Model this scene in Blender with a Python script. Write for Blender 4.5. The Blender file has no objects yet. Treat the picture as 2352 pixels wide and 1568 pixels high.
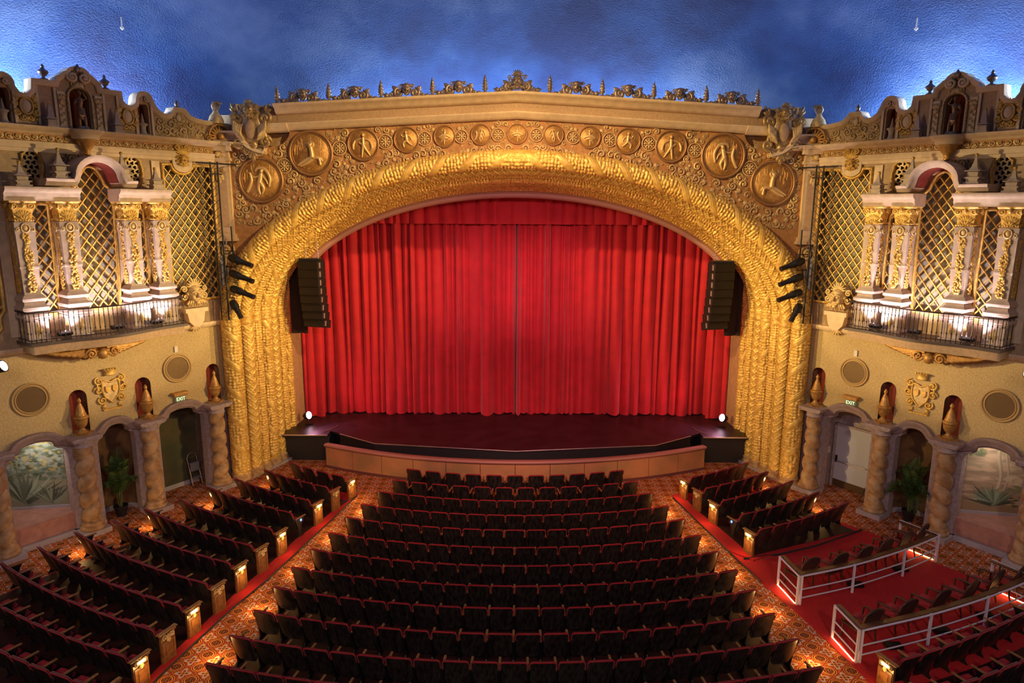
import bpy, bmesh, math, random
import numpy as np
from mathutils import Matrix, Vector
random.seed(7); NR = np.random.RandomState(7)
rad = math.radians; PI = math.pi
sc = bpy.context.scene
COL = sc.collection
# ------------------------------------------------------------------ camera
cam_d = bpy.data.cameras.new('camera'); cam = bpy.data.objects.new('camera', cam_d); COL.objects.link(cam)
cam_d.lens = 24; cam_d.sensor_width = 36; cam_d.shift_x = -9/2352; cam_d.clip_end = 200; cam_d.clip_start = .05
cam.matrix_world = Matrix.Translation((0, 0, 10.1)) @ Matrix.Rotation(rad(90-11.1), 4, 'X') @ Matrix.Rotation(rad(.35), 4, 'Z')
sc.camera = cam
# ------------------------------------------------------------------ world, exposure
w = bpy.data.worlds.new('world'); sc.world = w; w.use_nodes = True
w.node_tree.nodes['Background'].inputs[0].default_value = (.60, .52, .58, 1)
w.node_tree.nodes['Background'].inputs[1].default_value = .08
sc.view_settings.view_transform = 'Standard'; sc.view_settings.look = 'None'
sc.view_settings.gamma = 1; sc.view_settings.use_curve_mapping = False
sc.view_settings.exposure = 0.0
# ------------------------------------------------------------------ lights of the house and added fills
def light(kind, name, loc, power, col, aim=None, size=.2, spot=60, blend=.6):
    d = bpy.data.lights.new(name, kind); d.energy = power; d.color = col
    if kind == 'AREA': d.size = size
    else: d.shadow_soft_size = size
    if kind == 'SPOT': d.spot_size = rad(spot); d.spot_blend = blend
    o = bpy.data.objects.new(name, d); COL.objects.link(o); o.location = loc
    if aim is not None:
        o.rotation_euler = (Vector(aim)-Vector(loc)).to_track_quat('-Z', 'Y').to_euler()
    return o
WARM = (1, .72, .34); AMB = (1, .66, .20); BLU = (.66, .80, 1); WHT = (1, .86, .70)
OX, OY, DX, DY, NX, NY = -10.5, 24.3, -.577, -.817, .817, -.577
def wl(s, u, wv, z): return ((OX+u*DX+wv*NX)*(-s), OY+u*DY+wv*NY, z)
for s in (-1, 1):
    # cross lights on the side walls: light the opposite wall and the arch
    for u_, p_ in ((1.7, 2600), (4.6, 3000), (7.0, 2600)): light('SPOT', 'truss_cross_light', (s*8.72, 23.5, 8.05), p_*1.5, WARM, wl(-s, u_, 0, 7.9), .03, 24, .25)
    light('SPOT', 'wall_fill_light', wl(s, 8.6, 1.6, 11.2), 800, WARM, wl(-s, 3.2, 0, 10.0), .3, 62, .8)
    light('SPOT', 'arch_cross_light', wl(s, 8.2, 1.6, 9.8), 13000, AMB, (-9.6*s*1.0, 25.6, 6.6), .12, 36, 1)
    light('SPOT', 'low_wall_light', wl(s, 8.6, 2.2, 8.0), 1500, (1, .78, .50), wl(-s, 3.4, 0, 4.6), .3, 60, .9)
    light('SPOT', 'arch_high_light', (s*6, 14, 17.4), 10500, (1, .66, .28), (-s*4.6, 24.6, 10.8), .2, 40, 1)
    light('SPOT', 'curtain_light', (s*4.0, 3.0, 14.2), 11000, (1, .56, .52), (-s*1.5, 29, 6.8), .25, 13, 1)
    light('SPOT', 'curtain_wash', (s*5.0, 1.0, 13.6), 3800, (1, .45, .5), (-s*3.2, 29, 5.4), .4, 36, .8)
    light('SPOT', 'pit_wash', (s*3.0, 2.0, 13.6), 4600, (1, .42, .22), (s*3.0, 24, .6), .4, 26, 1)
    light('SPOT', 'seat_fill_light', (s*6.0, -3.0, 15.0), 3100, (1, .76, .66), (s*7.4, 17.5, 0), .8, 70, 1)  # added warm fill over the seats, from no known fixture
    light('SPOT', 'arcade_wash', (-s*3.0, 3.0, 12.5), 1500, (.92, .72, .95), wl(s, 4.5, 0, 2.0), .6, 42, 1)
    for u, p in ((.55, 120), (1.5, 90), (2.62, 90), (3.3, 130), (5.0, 170), (6.4, 150), (7.6, 150)):
        light('POINT', 'cove_light', wl(s, u, -1.5, 12.85), p*2.0, BLU, None, .12)
for x in (-8.6, -6.6, -4.4, -2.2, 0, 2.2, 4.4, 6.6, 8.6):
    light('POINT', 'cove_light', (x, 27.3, 13.2), 230, BLU, None, .3)
light('SPOT', 'curtain_centre_fill', (0, 1.0, 13.6), 2400, (1, .45, .5), (0, 29, 4.2), .4, 30, 1)  # added fill for the dark gap between the curtain beams
light('SPOT', 'arch_soffit_light', (0, 25.0, 8.6), 10, (1, .3, .2), (0, 26.4, 11.2), .3, 140, 1)

# ------------------------------------------------------------------ materials
MATS = {}
def nd(nt, t, **k):
    n = nt.nodes.new(t)
    for a, b in k.items(): setattr(n, a, b)
    return n
def mat(name, col, rough=.6, metal=0, var=0, vscale=6, bump=0, bscale=40, col2=None, emit=0, sheen=0, coat=0, detail=4, stretch=None):
    if name in MATS: return MATS[name]
    m = bpy.data.materials.new(name); m.use_nodes = True; nt = m.node_tree; b = nt.nodes['Principled BSDF']
    b.inputs['Base Color'].default_value = (*col, 1); b.inputs['Roughness'].default_value = rough; b.inputs['Metallic'].default_value = metal
    if sheen: b.inputs['Sheen Weight'].default_value = sheen; b.inputs['Sheen Roughness'].default_value = .4
    if coat: b.inputs['Coat Weight'].default_value = coat; b.inputs['Coat Roughness'].default_value = .25
    if emit: b.inputs['Emission Color'].default_value = (*col, 1); b.inputs['Emission Strength'].default_value = emit
    if var or col2 or bump:
        g = nd(nt, 'ShaderNodeNewGeometry')
    if var or col2:
        n = nd(nt, 'ShaderNodeTexNoise'); n.inputs['Scale'].default_value = vscale; n.inputs['Detail'].default_value = detail
        if stretch:
            tc = nd(nt, 'ShaderNodeTexCoord'); oi = nd(nt, 'ShaderNodeObjectInfo'); vm = nd(nt, 'ShaderNodeVectorMath', operation='MULTIPLY_ADD'); vm.inputs[1].default_value = stretch
            nt.links.new(tc.outputs['Object'], vm.inputs[0]); nt.links.new(oi.outputs['Random'], vm.inputs[2]); mu = nd(nt, 'ShaderNodeVectorMath', operation='ADD'); nt.links.new(vm.outputs[0], mu.inputs[0]); nt.links.new(oi.outputs['Location'], mu.inputs[1]); nt.links.new(mu.outputs[0], n.inputs['Vector'])
        else: nt.links.new(g.outputs['Position'], n.inputs['Vector'])
        r = nd(nt, 'ShaderNodeValToRGB'); c2 = col2 if col2 else tuple(c*(1-var) for c in col)
        c1 = col if col2 else tuple(min(1, c*(1+var)) for c in col)
        r.color_ramp.elements[0].position = .35; r.color_ramp.elements[1].position = .65
        r.color_ramp.elements[0].color = (*c2, 1); r.color_ramp.elements[1].color = (*c1, 1)
        nt.links.new(n.outputs['Fac'], r.inputs['Fac']); nt.links.new(r.outputs['Color'], b.inputs['Base Color'])
    if bump:
        n2 = nd(nt, 'ShaderNodeTexNoise'); n2.inputs['Scale'].default_value = bscale; n2.inputs['Detail'].default_value = 3
        nt.links.new(g.outputs['Position'], n2.inputs['Vector'])
        bp = nd(nt, 'ShaderNodeBump'); bp.inputs['Strength'].default_value = bump; bp.inputs['Distance'].default_value = .03
        nt.links.new(n2.outputs['Fac'], bp.inputs['Height']); nt.links.new(bp.outputs['Normal'], b.inputs['Normal'])
    MATS[name] = m; return m
GOLD = mat('gold', (.86, .58, .16), .40, .3, col2=(.58, .34, .07), vscale=9, bump=.3, bscale=60)
GOLDP = mat('pale_gold', (.80, .60, .30), .45, .15, col2=(.56, .38, .15), vscale=14, bump=.25, bscale=60)
BRONZE = mat('bronze_gold', (.62, .36, .11), .40, .35, col2=(.45, .22, .055), vscale=12, bump=.3, bscale=50)
CREAM = mat('cream_plaster', (.78, .60, .38), .7, 0, var=.08, vscale=5, bump=.15)
TAN = mat('tan_plaster', (.52, .35, .20), .75, 0, var=.10, vscale=12, bump=.3)
STUC = mat('yellow_stucco', (.66, .50, .25), .85, 0, col2=(.50, .36, .16), vscale=26, bump=.5, bscale=60, detail=8)
LILAC = mat('lilac_lit_plaster', (.42, .33, .33), .8, 0, var=.15, vscale=9, bump=.3, bscale=60)  # on the arcade wall this colour holds the tint of the purple light
RUST = mat('rust_ground', (.50, .25, .09), .7, 0, var=.15, vscale=9, bump=.2)
NICHE = mat('niche_red', (.20, .025, .012), .8, 0, var=.15)
STONE = mat('twisted_stone', (.58, .38, .20), .7, 0, col2=(.34, .19, .08), vscale=4, bump=.4, bscale=50)
GREY = mat('grey_skirting', (.42, .38, .42), .6)
SILV = mat('tarnished_silver', (.45, .34, .26), .38, .55, col2=(.25, .18, .14), vscale=12, bump=.2)
BEIGE = mat('organ_back_panel', (.30, .275, .22), .9)
IRON = mat('wrought_iron', (.05, .03, .022), .5, .4)
BLACK = mat('black_metal', (.012, .012, .014), .45, .2)
BLACKP = mat('black_paint', (.014, .013, .017), .55)
VELVET = mat('curtain_velvet', (.56, .010, .024), .75, 0, sheen=.35, var=.08, vscale=2)
SEATRED = mat('seat_velvet', (.44, .014, .024), .8, 0, sheen=.3, var=.15, vscale=10)
SHELL = mat('seat_shell', (.046, .037, .035), .36, 0, col2=(.012, .009, .009), vscale=1.6, bump=.12, bscale=80, detail=7, stretch=(9, 9, .9))  # pale vertical streaks: scuffs, with the gloss highlights put into the colour
WOOD = mat('panel_wood', (.27, .105, .035), .4, 0, col2=(.16, .06, .022), vscale=10, coat=.3)
WOODD = mat('dark_wood', (.055, .022, .012), .4, 0, var=.3, vscale=12, coat=.2)
ARMW = mat('arm_wood', (.34, .17, .06), .4, 0, var=.2, vscale=14, coat=.3)
STAGE = mat('stage_paint', (.022, .012, .017), .42, 0, var=.4, vscale=1.5, bump=.1)
TRIMM = mat('metal_edge', (.6, .5, .52), .35, .7)
WHITE = mat('white_paint', (.74, .70, .82), .4)
REDC = mat('red_carpet', (.55, .012, .018), .9, 0, var=.12, vscale=30, bump=.4, bscale=150)
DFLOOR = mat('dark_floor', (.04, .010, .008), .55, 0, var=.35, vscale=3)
PINK = mat('pink_ledge', (.46, .22, .17), .75, 0, var=.12, vscale=5, bump=.2)
BROWNW = mat('alcove_brown', (.17, .085, .03), .8, 0, var=.35, vscale=2)
LEAF = mat('palm_leaf', (.05, .10, .022), .5, 0, var=.35, vscale=9)
def emis(name, col, st): return mat(name, col, .5, emit=st)

def sky_mat():
    m = bpy.data.materials.new('painted_sky'); m.use_nodes = True; nt = m.node_tree; b = nt.nodes['Principled BSDF']
    g = nd(nt, 'ShaderNodeNewGeometry'); n = nd(nt, 'ShaderNodeTexNoise'); n.inputs['Scale'].default_value = .28; n.inputs['Detail'].default_value = 5; n.inputs['Roughness'].default_value = .55
    nt.links.new(g.outputs['Position'], n.inputs['Vector'])
    r = nd(nt, 'ShaderNodeValToRGB'); e = r.color_ramp.elements
    e[0].position = .38; e[0].color = (.006, .03, .17, 1); e[1].position = .74; e[1].color = (.12, .22, .52, 1)
    k = e.new(.54); k.color = (.022, .09, .34, 1)
    nt.links.new(n.outputs['Fac'], r.inputs['Fac']); nt.links.new(r.outputs['Color'], b.inputs['Base Color'])
    b.inputs['Roughness'].default_value = .62
    n2 = nd(nt, 'ShaderNodeTexNoise'); n2.inputs['Scale'].default_value = 20; n2.inputs['Detail'].default_value = 5
    nt.links.new(g.outputs['Position'], n2.inputs['Vector'])
    bp = nd(nt, 'ShaderNodeBump'); bp.inputs['Strength'].default_value = .7; bp.inputs['Distance'].default_value = .055
    nt.links.new(n2.outputs['Fac'], bp.inputs['Height']); nt.links.new(bp.outputs['Normal'], b.inputs['Normal'])
    return m
SKY = sky_mat()

def carpet_mat():
    m = bpy.data.materials.new('patterned_carpet'); m.use_nodes = True; nt = m.node_tree; b = nt.nodes['Principled BSDF']
    b.inputs['Roughness'].default_value = .92
    L = nt.links.new
    def mth(op, a, c=None, d=None):
        n = nd(nt, 'ShaderNodeMath', operation=op)
        for i, x in enumerate((a, c, d)):
            if x is None: continue
            if isinstance(x, (int, float)): n.inputs[i].default_value = x
            else: L(x, n.inputs[i])
        return n.outputs[0]
    def mix(f, a, c):
        n = nd(nt, 'ShaderNodeMix', data_type='RGBA')
        L(f, n.inputs[0])
        for i, x in ((6, a), (7, c)):
            if isinstance(x, tuple): n.inputs[i].default_value = (*x, 1)
            else: L(x, n.inputs[i])
        return n.outputs[2]
    def band(x, a, c): return mth('MULTIPLY', mth('GREATER_THAN', x, a), mth('LESS_THAN', x, c))
    g = nd(nt, 'ShaderNodeNewGeometry'); sx = nd(nt, 'ShaderNodeSeparateXYZ'); L(g.outputs['Position'], sx.inputs[0])
    def cell(ox, oy):
        fx = mth('SUBTRACT', mth('FRACT', mth('ADD', mth('DIVIDE', sx.outputs[0], .52), ox)), .5)
        fy = mth('SUBTRACT', mth('FRACT', mth('ADD', mth('DIVIDE', sx.outputs[1], .43), oy)), .5)
        fy2 = mth('MULTIPLY', fy, .9)
        d = mth('SQRT', mth('ADD', mth('MULTIPLY', fx, fx), mth('MULTIPLY', fy2, fy2)))
        return d, mth('ARCTAN2', fy2, fx)
    dA, tA = cell(0, 0); dB, tB = cell(.5, .5)
    col = (.40, .05, .02)
    # small dotted ground
    dots = mth('MULTIPLY', mth('SINE', mth('MULTIPLY', sx.outputs[0], 75)), mth('SINE', mth('MULTIPLY', sx.outputs[1], 75)))
    c = mix(mth('GREATER_THAN', dots, .45), col, (.72, .26, .05))
    # blue-grey leaf motif B
    rB = mth('ADD', .23, mth('MULTIPLY', .10, mth('COSINE', mth('MULTIPLY', tB, 4))))
    c = mix(mth('LESS_THAN', dB, mth('ADD', rB, .035)), c, (.85, .36, .06))
    c = mix(mth('LESS_THAN', dB, rB), c, (.50, .47, .50))
    c = mix(mth('LESS_THAN', dB, mth('MULTIPLY', rB, .68)), c, (.30, .03, .015))
    c = mix(mth('LESS_THAN', dB, .10), c, (.75, .27, .03))
    c = mix(mth('LESS_THAN', dB, .06), c, (.12, .11, .02))
    # ring medallion A
    c = mix(band(dA, .27, .295), c, (.10, .012, .010))
    c = mix(band(dA, .31, .335), c, (.85, .36, .05))
    c = mix(band(dA, .35, .375), c, (.16, .02, .012))
    c = mix(mth('LESS_THAN', dA, .25), c, (.90, .40, .06))
    c = mix(mth('LESS_THAN', dA, .215), c, (.30, .03, .012))
    c = mix(band(dA, .155, .195), c, (.05, .01, .008))
    rA = mth('ADD', .105, mth('MULTIPLY', .065, mth('COSINE', mth('MULTIPLY', mth('ADD', tA, .785), 4))))
    c = mix(mth('LESS_THAN', dA, mth('ADD', rA, .02)), c, (.75, .30, .04))
    c = mix(mth('LESS_THAN', dA, rA), c, (.05, .015, .01))
    c = mix(mth('LESS_THAN', dA, .03), c, (.6, .2, .03))
    L(c, b.inputs['Base Color'])
    n2 = nd(nt, 'ShaderNodeTexNoise'); n2.inputs['Scale'].default_value = 160; L(g.outputs['Position'], n2.inputs['Vector'])
    bp = nd(nt, 'ShaderNodeBump'); bp.inputs['Strength'].default_value = .3; bp.inputs['Distance'].default_value = .01
    L(n2.outputs['Fac'], bp.inputs['Height']); L(bp.outputs['Normal'], b.inputs['Normal'])
    return m
CARPET = carpet_mat()

# ------------------------------------------------------------------ mesh tools
class MB:
    def __init__(s): s.v = []; s.f = []
    def add(s, VF, fn=None):
        V, F = VF; o = len(s.v)
        s.v.extend([fn(*p) for p in V] if fn else [tuple(p) for p in V])
        s.f.extend([tuple(i+o for i in q) for q in F]); return s
def PLC(u=0, wv=0, z=0, k=1, rot=0, fl=1, kw=None):
    c, s_ = math.cos(rot), math.sin(rot); kw = k if kw is None else kw
    return lambda a, b, e: (u+k*(fl*a*c-e*s_), wv+kw*b, z+k*(fl*a*s_+e*c))
def P_box(x0, x1, y0, y1, z0, z1):
    V = [(x, y, z) for x in (x0, x1) for y in (y0, y1) for z in (z0, z1)]
    return V, [(0, 1, 3, 2), (4, 6, 7, 5), (0, 4, 5, 1), (2, 3, 7, 6), (0, 2, 6, 4), (1, 5, 7, 3)]
def P_frust(a0, b0, z0, a1, b1, z1, cx=0, cy=0):
    V = [(cx+sx*a, cy+sy*b, z) for a, b, z in ((a0, b0, z0), (a1, b1, z1)) for sx, sy in ((-1, -1), (1, -1), (1, 1), (-1, 1))]
    return V, [(3, 2, 1, 0), (4, 5, 6, 7)]+[(i, (i+1) % 4, 4+(i+1) % 4, 4+i) for i in range(4)]
def P_lathe(prof, n=16, cx=0, cy=0, squash=1):
    V = []; F = []; m = len(prof)
    for r, z in prof:
        for i in range(n):
            a = 2*PI*i/n; V.append((cx+r*math.cos(a), cy+squash*r*math.sin(a), z))
    for j in range(m-1):
        for i in range(n): F.append((j*n+i, j*n+(i+1) % n, (j+1)*n+(i+1) % n, (j+1)*n+i))
    F.append(tuple(range(n-1, -1, -1))); F.append(tuple(range((m-1)*n, m*n)))
    return V, F
def P_tube(pts, r, n=6, closed=False):
    pts = [Vector(p) for p in pts]; m = len(pts); rs = r if isinstance(r, (list, tuple)) else [r]*m
    V = []; F = []; up = None
    for i, p in enumerate(pts):
        if closed: t = pts[(i+1) % m]-pts[i-1]
        else: t = pts[min(i+1, m-1)]-pts[max(i-1, 0)]
        if t.length < 1e-9: t = Vector((0, 0, 1))
        t.normalize()
        if up is None:
            up = Vector((0, 0, 1)) if abs(t.z) < .9 else Vector((1, 0, 0))
        a = t.cross(up)
        if a.length < 1e-6: a = t.orthogonal()
        a.normalize(); up = a.cross(t)
        for k in range(n):
            th = 2*PI*k/n; q = p+(a*math.cos(th)+up*math.sin(th))*rs[i]; V.append(tuple(q))
    for i in range(m if closed else m-1):
        j = (i+1) % m
        for k in range(n): F.append((i*n+k, i*n+(k+1) % n, j*n+(k+1) % n, j*n+k))
    if not closed: F.append(tuple(range(n-1, -1, -1))); F.append(tuple(range((m-1)*n, m*n)))
    return V, F
def P_ell(c, r, nu=8, nv=5):
    V = [(c[0], c[1], c[2]-r[2])]; F = []
    for j in range(1, nv):
        ph = -PI/2+PI*j/nv
        for i in range(nu):
            a = 2*PI*i/nu; V.append((c[0]+r[0]*math.cos(ph)*math.cos(a), c[1]+r[1]*math.cos(ph)*math.sin(a), c[2]+r[2]*math.sin(ph)))
    V.append((c[0], c[1], c[2]+r[2])); t = len(V)-1
    for i in range(nu):
        k = (i+1) % nu
        F.append((0, 1+k, 1+i)); F.append((t, t-nu+i, t-nu+k))
        for j in range(nv-2): F.append((1+j*nu+i, 1+j*nu+k, 1+(j+1)*nu+k, 1+(j+1)*nu+i))
    return V, F
def P_prism(poly, w0, w1):
    n = len(poly); V = [(u, w0, z) for u, z in poly]+[(u, w1, z) for u, z in poly]
    return V, [tuple(range(n)), tuple(range(2*n-1, n-1, -1))]+[(i, i+n, (i+1) % n+n, (i+1) % n) for i in range(n)]
def P_mold(path, prof, closed=False, caps=True):
    m = len(path); k = len(prof); V = []; F = []
    for i, (u, z) in enumerate(path):
        def nrm(a, b):
            d = (b[0]-a[0], b[1]-a[1]); l = math.hypot(*d) or 1; return (-d[1]/l, d[0]/l)
        if closed: n1 = nrm(path[i-1], path[i]); n2 = nrm(path[i], path[(i+1) % m])
        else:
            n1 = nrm(path[max(i-1, 0)], path[max(i, 1)]); n2 = nrm(path[min(i, m-2)], path[min(i+1, m-1)])
        s_ = (n1[0]+n2[0], n1[1]+n2[1]); d = 1+n1[0]*n2[0]+n1[1]*n2[1]; d = max(d, .35)
        nn = (s_[0]/d, s_[1]/d)
        for a, b in prof: V.append((u+a*nn[0], b, z+a*nn[1]))
    for i in range(m if closed else m-1):
        j = (i+1) % m
        for q in range(k-1): F.append((i*k+q, j*k+q, j*k+q+1, i*k+q+1))
    if caps and not closed: F.append(tuple(range(k))); F.append(tuple(range((m-1)*k, m*k))[::-1])
    return V, F
def arc(cu, cz, ru, rz, a0, a1, n):
    return [(cu+ru*math.cos(rad(a0+(a1-a0)*i/n)), cz+rz*math.sin(rad(a0+(a1-a0)*i/n))) for i in range(n+1)]
def P_plate(outer, holes, w0, w1):
    bm = bmesh.new(); es = []
    for lp in [outer]+holes:
        vs = [bm.verts.new((u, w0, z)) for u, z in lp]
        for i in range(len(vs)): es.append(bm.edges.new((vs[i], vs[(i+1) % len(vs)])))
    bmesh.ops.triangle_fill(bm, use_beauty=True, edges=es)
    bm.verts.index_update()
    V = [tuple(v.co) for v in bm.verts]; F = [tuple(v.index for v in f.verts) for f in bm.faces]; bm.free()
    for lp in [outer]+holes:
        o = len(V); n = len(lp)
        V += [(u, w0, z) for u, z in lp]+[(u, w1, z) for u, z in lp]
        F += [(o+i, o+(i+1) % n, o+n+(i+1) % n, o+n+i) for i in range(n)]
    return V, F
def P_grid(fn, nu, nv):
    V = [fn(i/nu, j/nv) for j in range(nv+1) for i in range(nu+1)]
    return V, [(j*(nu+1)+i, j*(nu+1)+i+1, (j+1)*(nu+1)+i+1, (j+1)*(nu+1)+i) for j in range(nv) for i in range(nu)]
# maps from wall space (along, out, up) to the world
def mapL(A): return np.stack([OX+A[:, 0]*DX+A[:, 1]*NX, OY+A[:, 0]*DY+A[:, 1]*NY, A[:, 2]], 1)
def mapR(A): B = mapL(A); B[:, 0] *= -1; return B
def mapP(A): return np.stack([A[:, 0], 24.5-A[:, 1], A[:, 2]], 1)
mapL.flip = False; mapR.flip = True; mapP.flip = True
WM = {-1: mapL, 1: mapR}
WORG = {}
def obj(name, mb, m, parent=None, mp=None, smooth=75, bevel=0, origin=None):
    A = np.array(mb.v, dtype=float).reshape(-1, 3); F = mb.f
    if mp is not None:
        A = mp(A)
        if mp.flip: F = [q[::-1] for q in F]
    if origin is None: origin = np.array([(A[:, 0].min()+A[:, 0].max())/2, (A[:, 1].min()+A[:, 1].max())/2, A[:, 2].min()])
    origin = np.array(origin, dtype=float)
    me = bpy.data.meshes.new(name); me.from_pydata((A-origin).tolist(), [], F)
    if bevel:
        bm = bmesh.new(); bm.from_mesh(me)
        bmesh.ops.bevel(bm, geom=bm.edges[:], offset=bevel, segments=2, affect='EDGES', clamp_overlap=True)
        bm.to_mesh(me); bm.free()
    if smooth:
        me.shade_smooth()
        if smooth < 180: me.set_sharp_from_angle(angle=rad(smooth))
    me.materials.append(m)
    o = bpy.data.objects.new(name, me); COL.objects.link(o)
    if parent is not None:
        o.parent = parent; o.location = Vector(origin)-Vector(WORG.get(parent.name, (0, 0, 0)))
    else: o.location = origin
    WORG[o.name] = tuple(origin); return o
def tag(o, label, cat, group=None):
    o['label'] = label; o['category'] = cat
    if group: o['group'] = group
    return o
def struct(o): o['kind'] = 'structure'; return o
def thing(name, label, cat, loc=(0, 0, 0), group=None):
    o = bpy.data.objects.new(name, None); COL.objects.link(o); o.location = loc; o.empty_display_size = .1
    WORG[o.name] = tuple(loc); return tag(o, label, cat, group)
def wloc(mp, u, wv, z): return tuple(mp(np.array([[u, wv, z]], dtype=float))[0])
def copy_tree(o, parent=None):
    c = o.copy(); COL.objects.link(c); c.parent = parent
    for ch in o.children: copy_tree(ch, c)
    return c
# ornament pieces in wall space
def scroll(mb, u, z, r, turns=1.5, d=1, a0=0, wv=0, t=.2, n=18, sides=5):
    pts = []; rs = []
    for i in range(n+1):
        s_ = i/n; a = a0+d*turns*2*PI*s_; q = r*(1-.82*s_)
        pts.append((u+q*math.cos(a), wv+.25*r*s_+.08*r, z+q*math.sin(a))); rs.append(max(t*r*(1.0-.45*s_)*(min(1, .35+s_*5)), .006))
    mb.add(P_tube(pts, rs, sides)); mb.add(P_ell((u, wv+.32*r, z), (.24*r, .22*r, .24*r), 6, 4))
def leaf(mb, u, z, ang, l, wd, wv=0, th=None, n=3):
    # a lobed leaf laid out of flattened ovals
    for k in range(-(n//2), n//2+1):
        a = ang+k*.42; ll = l*(1-.22*abs(k)); th_ = th or wd*.35
        mb.add(P_ell((0, 0, 0), (ll*.5, th_, wd*.36), 6, 4), lambda p, q, e, a=a, ll=ll: (u+(p+ll*.45)*math.cos(a)-e*math.sin(a), wv+q+.25*th_, z+(p+ll*.45)*math.sin(a)+e*math.cos(a)))
def fan(mb, u, z, r, wv=0, n=7, a0=20, a1=160, t=.13):
    for i in range(n):
        a = rad(a0+(a1-a0)*i/(n-1)); leaf(mb, u, z, a, r, r*t*2.2, wv, None, 1)
def scroll_fill(mb, inside, box, radii, tries, wv=0, seed=1, t=.2, ov=.55):
    rr = random.Random(seed); pl = []
    for R in radii:
        for _ in range(tries):
            u = rr.uniform(box[0], box[1]); z = rr.uniform(box[2], box[3])
            if not inside(u, z, R): continue
            if any((u-a)**2+(z-b)**2 < (R+c)**2*ov for a, b, c in pl): continue
            pl.append((u, z, R)); k = rr.random()
            if k < .72: scroll(mb, u, z, R, rr.uniform(1.1, 1.6), rr.choice((-1, 1)), rr.uniform(0, 6.28), wv, t, 12)
            else: leaf(mb, u-R*.4, z-R*.4, rr.uniform(0, 6.28), R*1.5, R*.9, wv, R*.3, 3)
            if rr.random() < .5: mb.add(P_ell((u+R*.9*math.cos(k*40), wv+.02, z+R*.9*math.sin(k*40)), (R*.2, R*.2, R*.2), 5, 3))
    return pl
def cartouche(mp, u, z, k, label, wv=0, m=GOLD, mc=CREAM, parent=None, name='wall_cartouche', group=None, kw=None):
    # k = full height; an oval boss in a scrolled frame with a shell crest
    t = thing(name, label, 'ornament', wloc(mp, u, wv, z-k/2), group)
    f = MB(); P = PLC(u, wv, z, k/2)
    pts = [(.38*math.cos(a), .16, .52*math.sin(a)+.02) for a in [2*PI*i/20 for i in range(20)]]
    f.add(P_tube(pts, .07, 6, True), P)
    obj('frame_ring', f, m, t, mp)
    b = MB(); b.add(P_ell((0, .06, .02), (.34, .16, .47), 12, 7), P); obj('oval_boss', b, mc, t, mp)
    s_ = MB()
    for fl in (-1, 1):
        q = MB()
        scroll(q, .50, .62, .22, 1.5, 1, 3.6, .05, .42); scroll(q, .60, .14, .22, 1.4, -1, 2.6, .05, .42); scroll(q, .56, -.36, .25, 1.5, 1, 2.4, .05, .42)
        scroll(q, .22, -.72, .2, 1.4, -1, .5, .05, .42); leaf(q, .62, -.1, -1.2, .34, .2, .05); leaf(q, .45, .34, .9, .36, .2, .08); leaf(q, .5, -.72, -.6, .34, .18, .03); leaf(q, .55, .62, .7, .3, .16, .05); leaf(q, .3, .62, 1.2, .34, .18, .05)
        s_.add((q.v, q.f), PLC(u, wv, z, k/2, 0, fl))
    obj('scroll_frame', s_, m, t, mp)
    c = MB(); fan(c, 0, .56, .42, .08, 7, 15, 165, .16); scroll(c, -.14, .58, .12, 1.3, 1, 0, .14, .3); scroll(c, .14, .58, .12, 1.3, -1, 3.1, .14, .3); leaf(c, 0, -.62, -PI/2, .36, .2, .08)
    d = MB(); d.add((c.v, c.f), P); obj('crest', d, m, t, mp)
    return t
def face(mb, P, beard=True, shell=True, open_mouth=False):
    mb2 = MB()
    mb2.add(P_ell((0, .10, .05), (.36, .34, .48), 14, 10))
    mb2.add(P_tube([(-.26, .36, .16), (-.12, .43, .24), (0, .42, .17), (.12, .43, .24), (.26, .36, .16)], [.04, .065, .05, .065, .04], 6))
    mb2.add(P_tube([(0, .42, .18), (0, .50, .04), (0, .55, -.07)], [.045, .06, .085], 6))
    for s_ in (-1, 1):
        mb2.add(P_ell((s_*.14, .40, .10), (.075, .06, .05), 8, 5)); mb2.add(P_ell((s_*.2, .34, -.08), (.12, .12, .12), 8, 5))
        mb2.add(P_ell((s_*.38, .1, .08), (.06, .12, .12), 6, 4))
        scroll(mb2, s_*.52, .32, .17, 1.5, s_, 0, .06, .32); scroll(mb2, s_*.5, -.06, .17, 1.4, -s_, 1, .06, .32)
    ro = .12 if open_mouth else .07
    mb2.add(P_tube([(.13*math.cos(a), .40-.06*abs(math.cos(a)), -.22+ro*math.sin(a)) for a in [2*PI*i/12 for i in range(12)]], .035, 5, True))
    mb2.add(P_ell((0, .32, -.36), (.13, .12, .1), 8, 5))
    if beard:
        for i in range(-4, 5):
            x = i*.085; mb2.add(P_tube([(x, .3-abs(i)*.03, -.25), (x*1.5, .26, -.42), (x*1.3+.03*(-1)**i, .18, -.62+abs(i)*.045)], [.05, .06, .02], 5))
    if shell: fan(mb2, 0, .42, .46, .1, 9, 5, 175, .15)
    else:
        for i in range(-3, 4): mb2.add(P_tube([(i*.1, .2, .38), (i*.15, .14, .5-abs(i)*.03), (i*.17, .05, .44-abs(i)*.05)], [.07, .08, .03], 5))
    mb.add((mb2.v, mb2.f), P)
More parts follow.
